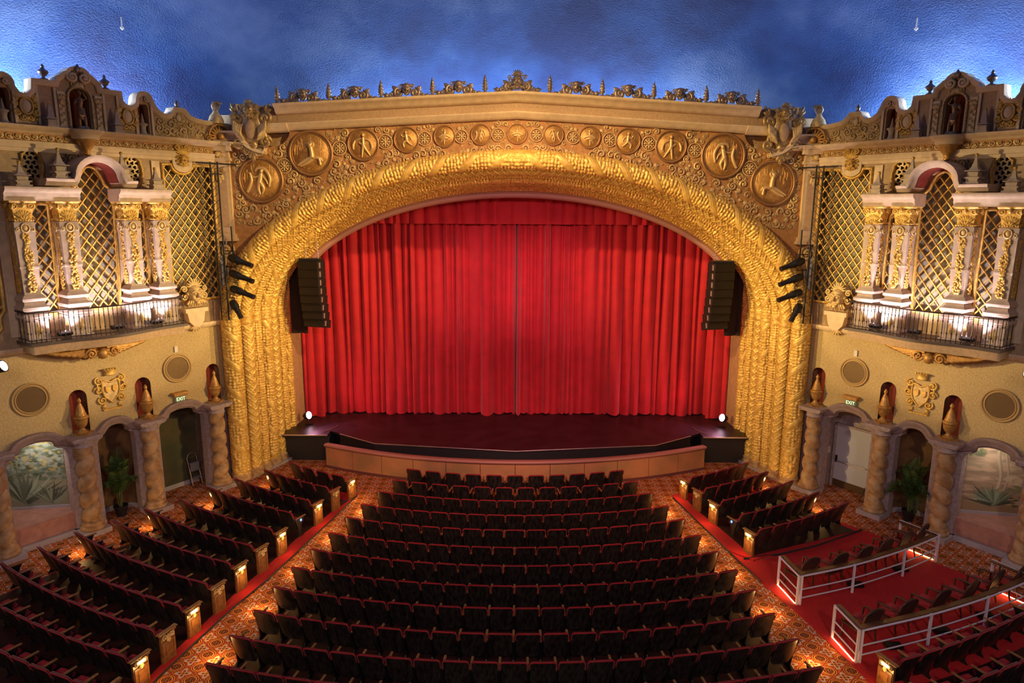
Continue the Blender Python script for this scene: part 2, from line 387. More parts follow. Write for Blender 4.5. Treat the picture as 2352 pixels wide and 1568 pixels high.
# ------------------------------------------------------------------ seating plan (polar about a point behind the stage)
CY = 35.5
CROWS = [(35.5-y, h, n) for y, h, n in zip([22.48, 21.43, 20.4, 19.36, 18.39, 17.36, 16.38, 15.41, 14.46, 13.48, 12.52, 11.6],
         [3.97, 4.31, 4.58, 4.87, 5.17, 5.38, 5.61, 5.82, 5.99, 6.10, 6.24, 6.36], [11, 12, 16, 17, 17, 18, 19, 20, 20, 20, 21, 21])]
LROWS = [((-8.39, 23.58), (-5.80, 22.39), 4), ((-9.03, 22.82), (-6.15, 21.51), 5), ((-9.75, 22.02), (-6.45, 20.46), 6), ((-10.4, 21.3), (-6.74, 19.59), 7),
         ((-10.93, 20.26), (-6.92, 18.57), 7), ((-11.61, 19.59), (-7.15, 17.56), 8), ((-12.16, 18.78), (-7.38, 16.64), 9), ((-12.76, 17.97), (-7.54, 15.67), 10),
         ((-13.22, 17.11), (-7.72, 14.69), 10), ((-13.7, 16.3), (-7.87, 13.79), 11), ((-14.1, 15.5), (-7.98, 12.87), 11), ((-14.4, 14.7), (-8.1, 11.9), 11)]
RROWS = [((8.67, 23.9), (6.10, 22.48), 5), ((9.1, 23.03), (6.30, 21.52), 5), ((9.66, 22.17), (6.59, 20.58), 6), ((10.2, 21.22), (6.84, 19.6), 6), ((10.8, 20.38), (7.05, 18.67), 7),
         ((14.0, 15.75), (8.05, 12.69), 11), ((14.3, 14.85), (8.2, 11.7), 11)]
def proj(x, y, z):
    P_ = rad(11.1); z -= 10.1; d = y*math.cos(P_)-z*math.sin(P_); v = y*math.sin(P_)+z*math.cos(P_)
    if d < .5: return (-9999, -9999)
    return (1185+1568*x/d, 784-1568*v/d)
def pol(R, th): return (R*math.sin(th), CY-R*math.cos(th))
# ------------------------------------------------------------------ floor
floor = MB(); floor.add(P_box(-22, 22, -14, 31, -.3, 0)); floor = struct(obj('floor', floor, CARPET, smooth=0))
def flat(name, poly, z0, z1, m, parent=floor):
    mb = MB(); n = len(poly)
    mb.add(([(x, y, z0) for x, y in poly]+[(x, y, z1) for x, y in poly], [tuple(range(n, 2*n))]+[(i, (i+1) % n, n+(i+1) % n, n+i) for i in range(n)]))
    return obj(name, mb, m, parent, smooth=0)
# centre block dark floor
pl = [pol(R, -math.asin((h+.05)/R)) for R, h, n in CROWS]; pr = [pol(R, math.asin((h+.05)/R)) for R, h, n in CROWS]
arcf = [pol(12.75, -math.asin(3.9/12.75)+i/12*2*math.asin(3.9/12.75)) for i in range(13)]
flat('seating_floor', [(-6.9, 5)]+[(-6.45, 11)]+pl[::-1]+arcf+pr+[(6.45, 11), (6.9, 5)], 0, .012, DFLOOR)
AE = [(-5.62, 22.75), (-6.02, 20.8), (-6.42, 18.9), (-6.78, 17.2), (-7.2, 15.75), (-7.5, 14.4), (-7.75, 13.1), (-8.15, 10), (-8.5, 6)]
def offs(pts, d): return [(x+d*1.0, y) for x, y in pts]
for s in (-1, 1):
    ae = [(x*(-s), y) for x, y in AE]
    rows = LROWS if s < 0 else RROWS
    if s < 0:
        outer = [a for a, b, n in LROWS]; outer = [(x+.1, y-.12) for x, y in outer]+[(-14.8, 10), (-15, 6)]
        flat('red_carpet_strip', ae+outer[::-1]+[(-8.2, 24.0), (-5.7, 23.0)], 0, .016, REDC)
        inn = [(b[0]-.02, b[1]-.1) for a, b, n in LROWS]+[(-8.3, 10), (-8.6, 6)]
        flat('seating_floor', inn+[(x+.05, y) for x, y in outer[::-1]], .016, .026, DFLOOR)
    else:
        flat('red_carpet_strip', ae[:3]+[(6.98, 18.35), (9.2, 19.3), (11.05, 20.3)]+[(10.9, 20.6), (10.2, 21.3), (9.7, 22.2), (9.1, 23.1), (8.6, 23.9), (5.7, 23.0)], 0, .05, REDC)
        inn = [(b[0]-.05, b[1]-.1) for a, b, n in RROWS[:5]]
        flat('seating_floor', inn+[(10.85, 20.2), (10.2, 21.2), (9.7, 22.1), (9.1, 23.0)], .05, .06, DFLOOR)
        flat('red_box_carpet', ae[2:]+[(15.2, 6), (14.6, 13.6), (13.75, 16.4), (12.9, 17.5), (12.25, 18.3), (11.3, 20.3), (11.0, 20.25), (9.2, 19.25), (6.98, 18.3)], 0, .016, REDC)
        mb = MB(); mb.add(P_tube([(6.72, 18.42, .03), (7.9, 18.72, .03), (9.2, 19.25, .03), (10.2, 19.8, .03), (11.1, 20.3, .03)], .035, 4)); obj('platform_edge', mb, BLACKP, floor, smooth=0)
        mb = MB()
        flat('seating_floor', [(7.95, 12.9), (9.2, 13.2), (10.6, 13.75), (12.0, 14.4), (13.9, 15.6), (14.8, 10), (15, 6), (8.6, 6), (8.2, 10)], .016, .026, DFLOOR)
    mb = MB(); e = ae if s < 0 else ae[:4]
    mb.add(P_tube([(x+s*.0, y, .02) for x, y in e], .03, 4)); obj('carpet_edge', mb, BLACKP, floor, smooth=0)
# ------------------------------------------------------------------ painted sky vault
def dome(a, b):
    th = a*2*PI; ph = b*PI/2; c = max(math.cos(ph), .0)**.85
    return (21*c*math.cos(th), 5+24*c*math.sin(th), 11.9+8.6*math.sin(ph)**1.0)
mb = MB(); mb.add(P_grid(dome, 96, 28)); struct(obj('ceiling', mb, SKY, smooth=180))
for i, (x, z) in enumerate(((-11.39, 15.09), (11.45, 15.2))):
    t = tag(obj('ceiling_hook', MB().add(P_lathe([(.01, z-.05), (.06, z), (.05, z+.03), (.02, z+.05), (.015, z+.3)], 8, x, 21)), emis('hook_white', (.8, .85, 1), .3)), 'small pale fitting hanging from the painted sky above the %s wall' % ('stepladder-side' if x < 0 else 'white-door-side'), 'fitting')
# ------------------------------------------------------------------ side walls
def arch_open(u1, u2, zs, zc):
    c = (u1+u2)/2; h = (u2-u1)/2; sh = min(.26, h*.3)
    p = [(u1, 0), (u1, zs-.34)]+arc(u1+.16, zs-.2, .16, .2, 180, 100, 4)+[(u1+sh, zs+.02)]
    p += arc(c, zs+.06, h-sh, zc-zs-.06, 180, 0, 12)
    q = [(2*c-a, b) for a, b in p[:len(p)-13][::-1]]
    return p+q
TP = [(-.35, 3.02), (.95, 3.02), (1.08, 3.06), (1.2, 3.12)]+arc(1.88, 3.13, .62, .27, 180, 0, 10)+[(2.56, 3.12), (2.68, 3.06), (2.8, 3.02), (3.4, 3.02), (3.52, 3.06), (3.6, 3.12)]+arc(4.07, 3.13, .42, .25, 180, 0, 8)[1:-1][::1]+[(4.54, 3.12), (4.62, 3.06), (4.72, 3.02), (5.38, 3.02), (5.52, 3.07), (5.66, 3.13)]+arc(6.3, 3.14, .58, .27, 180, 0, 10)+[(6.94, 3.13), (7.08, 3.07), (7.2, 3.02), (9.6, 3.02)]
TP = sorted(set(TP), key=lambda p: p[0])
def niche_pts(u, z0, z1, wd): return [(u-wd/2, z0), (u-wd/2, z1-wd/2)]+arc(u, z1-wd/2, wd/2, wd/2, 180, 0, 10)[1:-1]+[(u+wd/2, z1-wd/2), (u+wd/2, z0)]
PAR = [(-.6, 12.85), (.3, 12.88), (.62, 12.92), (.8, 12.99), (.92, 13.12), (.98, 13.19), (1.32, 13.19), (1.36, 13.10), (1.46, 12.98), (1.56, 12.94), (1.72, 12.97), (1.86, 13.06), (1.95, 13.2), (2.0, 13.32)]+arc(2.25, 13.3, .24, .26, 170, 10, 8)+[(2.5, 13.28), (2.52, 13.18), (2.6, 13.1), (2.72, 13.06), (2.84, 13.1), (2.93, 13.2), (2.96, 13.46), (3.5, 13.46), (3.53, 13.62), (3.62, 13.68), (3.75, 13.8)]+arc(4.1, 13.72, .32, .27, 160, 20, 8)+[(4.46, 13.8), (4.6, 13.68), (4.69, 13.62), (4.72, 13.5), (5.3, 13.5), (5.33, 13.22), (5.42, 13.1), (5.55, 13.06), (5.66, 13.1), (5.76, 13.25)]+arc(6.0, 13.3, .24, .26, 170, 10, 8)+[(6.26, 13.25), (6.36, 13.1), (6.6, 12.96), (6.8, 12.98), (6.95, 13.19), (7.3, 13.19), (7.5, 12.98), (7.9, 12.9), (9.6, 12.88)]
NIU = (.63, 3.09, 5.05)
SIDE = {-1: 'on the stepladder-side wall', 1: 'on the white-door-side wall'}
def lath_holes():
    l1 = [(.05, 6.9), (.05, 11.42), (.75, 11.42)]+arc(1.14, 11.42, .36, .3, 180, 360, 8)[1:-1]+[(1.5, 11.42), (1.8, 11.42), (1.8, 6.9)]
    l2 = [(3.52, 6.95), (3.40, 10.4), (3.5, 10.6), (3.62, 10.72), (3.66, 10.85)]+arc(4.0, 10.85, .3, .38, 180, 0, 8)[1:-1]+[(4.36, 10.85), (4.40, 10.72), (4.5, 10.6), (4.60, 10.4), (4.60, 6.95)]
    l3 = [(2.52, 6.95), (2.52, 9.9), (2.62, 10.02), (2.70, 10.12), (2.98, 10.12), (2.98, 6.95)]
    l4 = [(5.22, 6.95), (5.22, 10.12), (5.52, 10.12), (5.6, 10.02), (5.72, 9.9), (5.72, 6.95)]
    l5 = [(6.62, 7.2), (6.62, 10.6), (6.8, 11.0), (7.2, 11.3), (8.2, 11.3), (8.6, 10.6), (8.6, 6.5), (6.9, 6.5), (6.75, 6.7), (6.75, 7.0)]
    return [l1, l2, l3, l4, l5]
def quatre(u, z):
    return [(u+a*.27, z+b*.46) for a, b in ((-.35, -1), (.35, -1), (.6, -.8), (.85, -.72), (.85, -.45), (1, -.2), (1, .2), (.85, .45), (.85, .72), (.6, .8), (.35, 1), (-.35, 1), (-.6, .8), (-.85, .72), (-.85, .45), (-1, .2), (-1, -.2), (-.85, -.45), (-.85, -.72), (-.6, -.8))]
QU = ((5.5, 11.14), (2.72, 11.14))
for s in (-1, 1):
    mp = WM[s]; nm = 'wall_left' if s < 0 else 'wall_right'
    holes = [niche_pts(u, 3.2, 4.55, .5) for u in NIU]
    wall = MB(); wall.add(P_plate([(-.35, 6.0), (9.6, 6.0)]+TP[::-1], holes, 0, -.3))
    wall = struct(obj(nm, wall, STUC, None, mp, smooth=0))
    a = MB()
    o1, o2, o3 = arch_open(1.06, 2.7, 2.86, 3.2), arch_open(3.5, 4.65, 2.86, 3.2), arch_open(5.5, 7.1, 2.86, 3.2)
    a.add(P_plate(TP+[(9.6, 0)]+o3[::-1]+o2[::-1]+o1[::-1]+[(-.35, 0)], [], 0, -.32)); obj('arcade_plaster', a, LILAC, wall, mp, smooth=0)  # same wall as the stucco above, purple light put into the plate's colour
    h = MB(); h.add(P_mold(TP, [(-.16, -.02), (-.16, .07), (-.11, .10), (-.07, .10), (-.05, .13), (.02, .15), (.06, .18), (.10, .18), (.10, -.02)]))
    obj('arch_hood_moulding', h, mat('hood_lilac', (.36, .27, .26), .75, var=.12), wall, mp)
    # niche backs
    for u in NIU:
        b = MB(); b.add(P_prism(niche_pts(u, 3.2, 4.55, .56), -.34, -.30)); obj('niche_back', b, NICHE, wall, mp, smooth=0)
        b = MB(); q = niche_pts(u, 3.2, 4.55, .5); b.add(([(x, .004, z) for x, z in q]+[(x, -.3, z) for x, z in q], [(i, i+1, i+1+len(q), i+len(q)) for i in range(len(q)-1)])); obj('niche_lining', b, NICHE, wall, mp)
    # alcove 1 (door), alcove 2 (curved), alcove 3 (mural)
    b = MB(); b.add(([(.85, -.3, 0), (.85, -1.02, 0), (2.95, -1.02, 0), (2.95, -.3, 0), (.85, -.3, 3.4), (.85, -1.02, 3.4), (2.95, -1.02, 3.4), (2.95, -.3, 3.4)], [(0, 1, 5, 4), (1, 2, 6, 5), (2, 3, 7, 6), (4, 5, 6, 7)]))
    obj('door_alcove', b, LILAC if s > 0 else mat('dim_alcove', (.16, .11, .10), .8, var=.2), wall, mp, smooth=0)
    b = MB(); n = 14; V = []; F = []
    for i in range(n+1):
        th = PI*i/n; V += [(4.075-.66*math.cos(th), -.3-.62*math.sin(th), 0), (4.075-.66*math.cos(th), -.3-.62*math.sin(th), 3.3)]
    F = [(2*i, 2*i+2, 2*i+3, 2*i+1) for i in range(n)]+[tuple(range(1, 2*n+2, 2))]
    b.add((V, F)); obj('palm_alcove', b, BROWNW, wall, mp, smooth=60)
    b = MB()
    for i in range(n):
        t0, t1 = PI*i/n, PI*(i+1)/n
        b.add(([(4.075-r*math.cos(t), -.3-(r-.04)*math.sin(t), z) for z in (0, .16) for t in (t0, t1) for r in (.66, .62)], [(1, 3, 7, 5), (4, 5, 7, 6)]))
    obj('alcove_skirting', b, GREY, wall, mp)
    # mural recess: ledge and cheeks
    b = MB(); b.add(P_prism([(5.35, 0), (5.35, .7), (7.3, .7), (7.3, 0)], -.32, -.1))
    b.add(([(5.35, -.1, .703), (7.4, -.1, .703), (7.5, -2.7, .703), (5.35, -.62, .703)], [(0, 1, 2, 3)])); obj('mural_ledge', b, PINK, wall, mp, smooth=0)
    b = MB(); b.add(([(5.35, -.3, 0), (5.35, -.62, 0), (5.35, -.62, 3.4), (5.35, -.3, 3.4), (7.3, -.3, 0), (7.5, -2.7, 0), (7.5, -2.7, 3.4), (7.3, -.3, 3.4)], [(0, 1, 2, 3), (4, 5, 6, 7), (2, 3, 7, 6)])); obj('mural_alcove', b, mat('mural_cheek', (.46, .36, .28), .8, var=.12), wall, mp, smooth=0)
    # skirting pieces along the wall foot
    for u0, u1 in ((.3, 1.06), (2.7, 3.5), (4.65, 5.5), (5.5, 7.1), (7.1, 9.0)):
        b = MB(); b.add(P_box(u0, u1, -.08 if u0 == 5.5 else 0, .05, 0, .16)); obj('skirting', b, GREY, wall, mp, smooth=0)
    # ledge at balcony level
    b = MB(); b.add(P_mold([(-.35, 5.9), (9.6, 5.9)], [(0, 0), (0, .05), (.05, .09), (.1, .14), (.16, .16), (.2, .16), (.2, -.05)])); obj('ledge_moulding', b, CREAM, wall, mp)
    # upper wall with grille openings
    b = MB(); b.add(P_plate([(-.02, 6.0), (9.6, 6.0), (9.6, 11.62), (-.02, 11.62)], lath_holes()+[quatre(u, z) for u, z in QU], 0, -.22)); obj('upper_wall', b, mat('upper_plaster', (.48, .34, .19), .8, var=.12, vscale=5, bump=.2), wall, mp, smooth=0)
    b = MB(); b.add(P_box(-.2, 9.4, -.32, -.30, 6.2, 12)); obj('grille_back_panel', b, BEIGE, wall, mp, smooth=0)
    for i, hl in enumerate(lath_holes()):
        b = MB(); b.add(P_mold(hl, [(-.04, -.02), (-.04, .05), (0, .075), (.04, .05), (.04, -.02)], True)); obj('gilt_grille_frame', b, GOLD, wall, mp)
    # tall plain strips between the bays
    for u in (2.02, 6.42):
        b = MB(); b.add(P_box(u-.13, u+.13, 0, .05, 6.4, 11.5)); b.add(P_box(u-.08, u+.08, .05, .07, 6.6, 11.3)); obj('wall_strip', b, CREAM, wall, mp, smooth=0)
    # entablature: architrave, scroll frieze, cornice
    b = MB(); b.add(P_mold([(-.02, 11.55), (9.6, 11.55)], [(0, 0), (0, .08), (.1, .08), (.11, .12), (.22, .12), (.26, .16), (.29, .16), (.29, 0)])); obj('architrave', b, CREAM, wall, mp)
    b = MB(); b.add(P_box(-.02, 9.6, -.2, .06, 11.83, 12.08)); obj('frieze_ground', b, RUST, wall, mp, smooth=0)
    b = MB(); u = .05; i = 0
    while u < 8.4:
        scroll(b, u, 11.955, .095, 1.4, 1 if i % 2 else -1, PI*(i % 2)+.5, .06, .26, 12); leaf(b, u+.1, 11.93, .6 if i % 2 else -.6, .13, .08, .06); u += .205; i += 1
    obj('frieze_scrolls', b, GOLDP, wall, mp)
    b = MB(); b.add(P_mold([(-.1, 12.05), (9.6, 12.05)], [(0, 0), (0, .08), (.03, .14), (.06, .16), (.08, .28), (.12, .34), (.17, .40), (.2, .40), (.2, -.3)])); obj('cornice', b, CREAM, wall, mp)
    # parapet with niches
    nh = [niche_pts(4.1, 12.3, 13.42, .52), [(2.12, 12.3), (2.12, 13.1), (2.16, 13.2), (2.4, 13.2), (2.44, 13.1), (2.44, 12.3)], [(5.86, 12.3), (5.86, 13.1), (5.9, 13.2), (6.14, 13.2), (6.18, 13.1), (6.18, 12.3)]]
    b = MB(); b.add(P_plate([(-.6, 12.2)]+PAR+[(9.6, 12.2)], nh, .1, -.2)); obj('parapet', b, TAN, wall, mp, smooth=0)
    b = MB(); b.add(P_mold(PAR, [(-.12, .08), (-.12, .14), (-.08, .17), (-.03, .20), (.02, .22), (.03, .22), (.03, -.26), (-.1, -.26)])); obj('parapet_coping', b, CREAM, wall, mp)
    for u0, u1, z1 in ((3.8, 4.4, 13.5), (2.05, 2.5, 13.3), (5.8, 6.25, 13.3)):
        b = MB(); b.add(P_box(u0, u1, -.26, -.2, 12.25, z1)); obj('niche_back', b, NICHE, wall, mp, smooth=0)
    for fl in (-1, 1):   # scroll volutes on the gable and side humps
        b = MB()
        scroll(b, 4.1+fl*.16, 13.72, .16, 1.7, -fl, PI/2, .14, .32, 20, 6)
        for c in (2.27, 6.02): scroll(b, c+fl*.1, 13.36, .1, 1.6, -fl, PI/2, .14, .3, 16)
        obj('gable_volute', b, CREAM, wall, mp)
    for u in (2.03, 2.53, 3.05, 3.45, 4.75, 5.2, 5.77, 6.27):
        b = MB(); b.add(P_box(u-.03, u+.03, .1, .16, 12.25, 13.2 if u < 2.6 or u > 5.7 else 13.35)); obj('parapet_strip', b, CREAM, wall, mp, smooth=0)
# ------------------------------------------------------------------ proscenium wall, arch rolls
RX = [10.22, 9.95, 9.76, 9.62, 9.52, 9.44, 9.33]; RY = [24.1, 24.7, 25.15, 25.7, 26.2, 26.75, 27.2]; RB = [5.6, 5.40, 5.27, 5.15, 5.05, 4.95, 4.86]; RR = [.29, .26, .20, .24, .23, .20, .18]
Z0 = 6.1
def arch_path(a, b, zb, n, nc=0, z0=Z0):
    p = [(-a, zb+(z0-zb)*i/nc) for i in range(nc)] if nc else []
    p += [(a*math.cos(PI-PI*i/n), z0+b*math.sin(PI-PI*i/n)) for i in range(n+1)]
    if nc: p += [(a, z0-(z0-zb)*(i+1)/nc) for i in range(nc)]
    return p
fr = MB()
el = arch_path(10.3, 5.72, 6.1, 60)
top = [(-10.3, 12.1), (-8.62, 12.1)]+arc(-8.6, 12.66, .75, .56, 275, 360, 8)+[(0, 13.12)]
top = top+[(-a, b) for a, b in top[:-1][::-1]]
fr.add(P_plate(top+el[::-1], [], 0, -.3)); wallf = struct(obj('wall_front', fr, RUST, None, mapP, smooth=0))
# side returns behind the arch so that no light leaks in
b = MB()
for s in (-1, 1): b.add(P_box(s*10.6-.15, s*10.6+.15, -1.0, -.2, 0, 12.6)); b.add(P_box(s*9.05-1.5, s*9.05+1.5, -.36, -.29, 11.7, 12.58))
b.add(P_box(-10.6, 10.6, -.5, -.35, 12.2, 13.2)); obj('backing_wall', b, TAN, wallf, mapP, smooth=0)
main = [(-8.2, 12.63), (0, 13.08), (8.2, 12.63)]; mainl = [(-7.85, 12.646), (0, 13.08), (7.85, 12.646)]
b = MB(); b.add(P_mold(mainl, [(0, 0), (0, .1), (.08, .15), (.18, .24), (.22, .26), (.24, .26), (.24, -.3)])); b.add(P_mold(main, [(.52, -.3), (.52, .1), (.56, .2), (.62, .26), (.70, .30), (.76, .40), (.80, .44), (.86, .44), (.86, -.4)])); obj('cornice_moulding', b, CREAM, wallf, mapP)
b = MB(); b.add(P_mold(main, [(.2, .08), (.56, .08), (.56, -.3), (.2, -.3)], caps=True)); obj('cornice_band', b, TAN, wallf, mapP, smooth=0)
for s in (-1, 1):
    pth = [(s*7.85, 12.646)]+[(s*a, b_) for a, b_ in arc(8.6, 12.646, .75, .55, -6, -90, 10)]+[(s*10.4, 12.096)]
    pth = pth[::-1] if s < 0 else [(a, z) for a, z in pth]
    pr_ = [(-.03, -.3), (-.03, .12), (.05, .2), (.12, .28), (.2, .32), (.24, .32), (.24, -.3)]
    if s > 0: pth = pth
    b = MB(); b.add(P_mold(pth, pr_)); b.add(P_box(s*9.8-.8, s*9.8+.8, -.2, .16, 12.3, 12.55)); b.add(P_box(s*9.8-.82, s*9.8+.82, -.2, .24, 12.55, 12.62)); obj('scroll_end_moulding', b, CREAM, wallf, mapP)
    up = [(s*a, b_) for a, b_ in arc(8.78, 13.49, .58, .5, 0, -90, 10)]
    up = up[::-1] if s < 0 else up
    b = MB(); b.add(P_mold(up, [(0, -.2), (0, .12), (.05, .24), (.12, .34), (.16, .34), (.16, -.2)])); obj('scroll_end_moulding', b, CREAM, wallf, mapP)
    pan = [(8.0, 12.66)]+arc(8.6, 12.66, .70, .5, -10, -90, 8)+[(9.3, 12.16), (9.3, 12.95), (8.78, 12.99)]+arc(8.78, 13.49, .56, .5, -90, 0, 8)+[(8.0, 13.42)]
    b = MB(); b.add(P_plate([(s*a, z) for a, z in pan], [], .07, -.3)); obj('scroll_end_panel', b, TAN, wallf, mapP, smooth=0)
    # pilaster
    b = MB(); c = s*10.32
    b.add(P_box(c-.34, c+.34, -.2, .12, 9.1, 11.7)); b.add(P_box(c-.4, c+.4, -.2, .2, 8.98, 9.12)); b.add(P_box(c-.45, c+.45, -.2, .26, 8.88, 8.98)); b.add(P_box(c-.4, c+.4, -.2, .18, 11.62, 11.72)); b.add(P_box(c-.36, c+.36, -.2, .14, 11.72, 11.95)); b.add(P_box(c-.48, c+.48, -.2, .3, 11.95, 12.12)); b.add(P_box(c-.52, c+.52, -.2, .36, 12.12, 12.24))
    obj('pilaster', b, CREAM, wallf, mapP, smooth=0)
    b = MB(); b.add(P_box(c-.22, c+.22, .12, .125, 9.35, 11.3)); obj('pilaster_panel', b, TAN, wallf, mapP, smooth=0)
    b = MB(); fan(b, c, 11.85, .22, .14, 9, 0, 340, .2); b.add(P_ell((c, .2, 11.85), (.1, .12, .1))); leaf(b, c, 11.25, -PI/2, .42, .2, .13); scroll(b, c-.1, 11.3, .08, 1.3, 1, 0, .13, .3); scroll(b, c+.1, 11.3, .08, 1.3, -1, 3, .13, .3)
    scroll(b, c, 8.55, .28, 1.6, s, 1, .0, .3); leaf(b, c, 8.3, -PI/2-.3*s, .5, .3, .05); obj('pilaster_ornament', b, GOLDP, wallf, mapP)
# relief scroll field between the medallions
MED = [(8.93, 10.99, .80), (7.14, 11.90, .78), (5.32, 12.20, .56), (3.82, 12.37, .45), (2.50, 12.49, .385), (1.25, 12.555, .36), (0, 12.59, .35)]
ROS = [(8.10, 11.47, .265), (6.15, 12.08, .255), (4.56, 12.30, .26), (3.20, 12.41, .25), (1.93, 12.49, .24), (.66, 12.555, .235)]
def in_frieze(u, z, R):
    x = abs(u)
    if x+R > 9.93 or x < .03: return False
    zt = 13.12-.055*x-.04 if x < 8.0 else 12.02
    if x > 7.6 and x < 8.75: zt = 12.06 if x > 8.3 else 12.3
    if z+R > zt: return False
    if ((x)/(10.40+R))**2+(max(0, z-Z0)/(5.82+R))**2 < 1: return False
    if z-R < 9.4: return False
    return all((x-a)**2+(z-b_)**2 > (R+r+.01)**2 for a, b_, r in MED+ROS)
b = MB(); q = MB(); scroll_fill(q, in_frieze, (0, 9.95, 9.4, 13.1), (.15, .115, .085, .065, .048), 9000, 0, 3, .3)
b.add((q.v, q.f)); b.add((q.v, q.f), lambda a, c, e: (-a, c, e)); obj('frieze_scrollwork', b, GOLDP, wallf, mapP)
# arch thing
arch = thing('proscenium_arch', 'gilded stage arch of swirling fruit, lattice and flower mouldings', 'arch', (0, 25.6, 0))
def roll_path(a, b, zb, ds):
    p = [(-a, zb+t) for t in np.arange(0, Z0-zb, ds)]
    nn = 4000; th = np.linspace(PI, 0, nn); E_ = np.stack([a*np.cos(th), Z0+b*np.sin(th)], 1)
    L_ = np.concatenate([[0], np.cumsum(np.hypot(*np.diff(E_, axis=0).T))]); n = int(L_[-1]/ds)
    tt = np.linspace(0, L_[-1], n); e = np.stack([np.interp(tt, L_, E_[:, 0]), np.interp(tt, L_, E_[:, 1])], 1)
    q = [(a, Z0-t) for t in np.arange(ds, Z0-zb+ds/2, ds)]
    return np.array(p+e.tolist()+q)
def bumps(S, X, cell, R, seed, per=None):
    ci = np.floor(S/cell).astype(int); cj = np.floor(X/cell).astype(int); H = np.zeros_like(S)
    for di in (-1, 0, 1):
        for dj in (-1, 0, 1):
            a = ci+di; c = cj+dj; hsh = (a*73856093 ^ c*19349663 ^ seed*83492791) & 0xffff
            r1 = (hsh % 251)/251; r2 = ((hsh//7) % 241)/241; r3 = ((hsh//13) % 239)/239
            d2 = ((S-(a+.3+.4*r1)*cell)**2+(X-(c+.3+.4*r2)*cell)**2)/(R*(.7+.5*r3))**2
            H = np.maximum(H, np.sqrt(np.clip(1-d2, 0, 1)))
    return H
def roll(k, kind, name, m):
    ds = .021; p = roll_path(RX[k], RB[k], .3, ds); n = len(p); NPH = 46; r = RR[k]
    d = np.gradient(p, axis=0); d /= np.linalg.norm(d, axis=1)[:, None]; nrm = np.stack([-d[:, 1], d[:, 0]], 1)   # left of travel = outward
    Sx = np.concatenate([[0], np.cumsum(np.hypot(*np.diff(p, axis=0).T))]); mid = Sx[-1]/2
    ph = np.linspace(rad(-35), rad(215), NPH+1); PHI, S = np.meshgrid(ph, Sx); X = PHI*r
    sgn = np.where(S < mid, 1, -1); Sm = np.abs(S-mid)
    if kind == 'spiral':
        fz = (Sm/1.05-PHI/PI*.75) % 1.0
        rib = fz < .34; H = np.where(rib, .02+.025*np.sin(PI*np.clip(fz/.34, 0, 1))+.007*np.cos(fz/.34*8*PI), .055*bumps(Sm, X, .115, .060, 5+k))
    elif kind == 'lattice':
        c = .27; a = (Sm+X)/c % 1; e = (Sm-X)/c % 1
        da = np.minimum(a, 1-a); de = np.minimum(e, 1-e); dm = np.minimum(da, de)
        H = .036*np.clip((.12-dm)/.04, 0, 1)+.024*np.clip((.05-np.abs(dm-.24))/.03, 0, 1)+.03*np.clip((dm-.36)/.04, 0, 1)
    else:
        H = .045*bumps(Sm, X, .095, .050, 11+k)
    rr = r+H
    Px = p[:, 0][:, None]+rr*np.cos(PHI)*nrm[:, 0][:, None]; Pz = p[:, 1][:, None]+rr*np.cos(PHI)*nrm[:, 1][:, None]; Py = RY[k]-rr*np.sin(PHI)
    V = np.stack([Px, Py, Pz], -1).reshape(-1, 3); i = np.arange(n-1)[:, None]*(NPH+1)+np.arange(NPH)[None, :]
    F = np.stack([i, i+1, i+NPH+2, i+NPH+1], -1).reshape(-1, 4)
    mb = MB(); mb.v = V.tolist(); mb.f = F.tolist(); return obj(name, mb, m, arch, smooth=180)
KIN = [('spiral', 'fruit_garland_roll'), ('lattice', 'lattice_roll'), ('flower', 'blossom_roll'), ('spiral', 'fruit_garland_roll'), ('lattice', 'lattice_roll'), ('flower', 'blossom_roll'), ('spiral', 'fruit_garland_roll')]
ARCHG = mat('arch_gold', (.88, .60, .17), .40, .25, col2=(.66, .40, .08), vscale=7, bump=.2, bscale=70)
for k, (kd, nm_) in enumerate(KIN):
    roll(k, kd, nm_, ARCHG)
    for s in (-1, 1):
        b = MB(); r = RR[k]; b.add(P_lathe([(r+.02, 5.86), (r+.05, 5.9), (r+.035, 5.98), (r+.035, 6.14), (r+.055, 6.2), (r+.02, 6.25)], 18, s*RX[k], RY[k])); obj('collar_band', b, GOLD, arch)
        b = MB(); b.add(P_lathe([(r+.12, .12), (r+.12, .2), (r+.06, .24), (r+.09, .3), (r+.03, .36), (r, .42)], 18, s*RX[k], RY[k])); obj('column_base', b, STONE, arch)
# splayed ground behind the rolls
b = MB(); V = []; F = []
for k in range(7): V += [(x, RY[k]+.12, z) for x, z in arch_path(RX[k], RB[k], .1, 60, 3)]
n = len(V)//7
for k in range(6): F += [(k*n+i, k*n+i+1, (k+1)*n+i+1, (k+1)*n+i) for i in range(n-1)]
b.add((V, F)); obj('splayed_ground', b, mat('arch_ground', (.36, .14, .04), .6, .1, var=.2), arch, smooth=60)
b = MB(); V = []
for a, e, y in ((9.33, 4.86, 27.2), (9.12, 4.58, 27.35), (9.12, 4.58, 29.6)): V += [(x, y, z) for x, z in arch_path(a, e, .1, 60, 3)]
b.add((V, [(k*n+i, k*n+i+1, (k+1)*n+i+1, (k+1)*n+i) for k in range(2) for i in range(n-1)])); obj('inner_reveal', b, mat('reveal_plaster', (.40, .21, .11), .6, var=.12), arch, smooth=60)
b = MB(); b.add(P_tube([(x, 27.45, z) for x, z in arch_path(9.06, 4.50, 6.1, 60)], .11, 8)); b.add(P_tube([(x, 27.7, z) for x, z in arch_path(9.02, 4.44, 6.1, 60)], .07, 8)); obj('smooth_lip_moulding', b, mat('lip_pink', (.50, .27, .22), .5), arch)
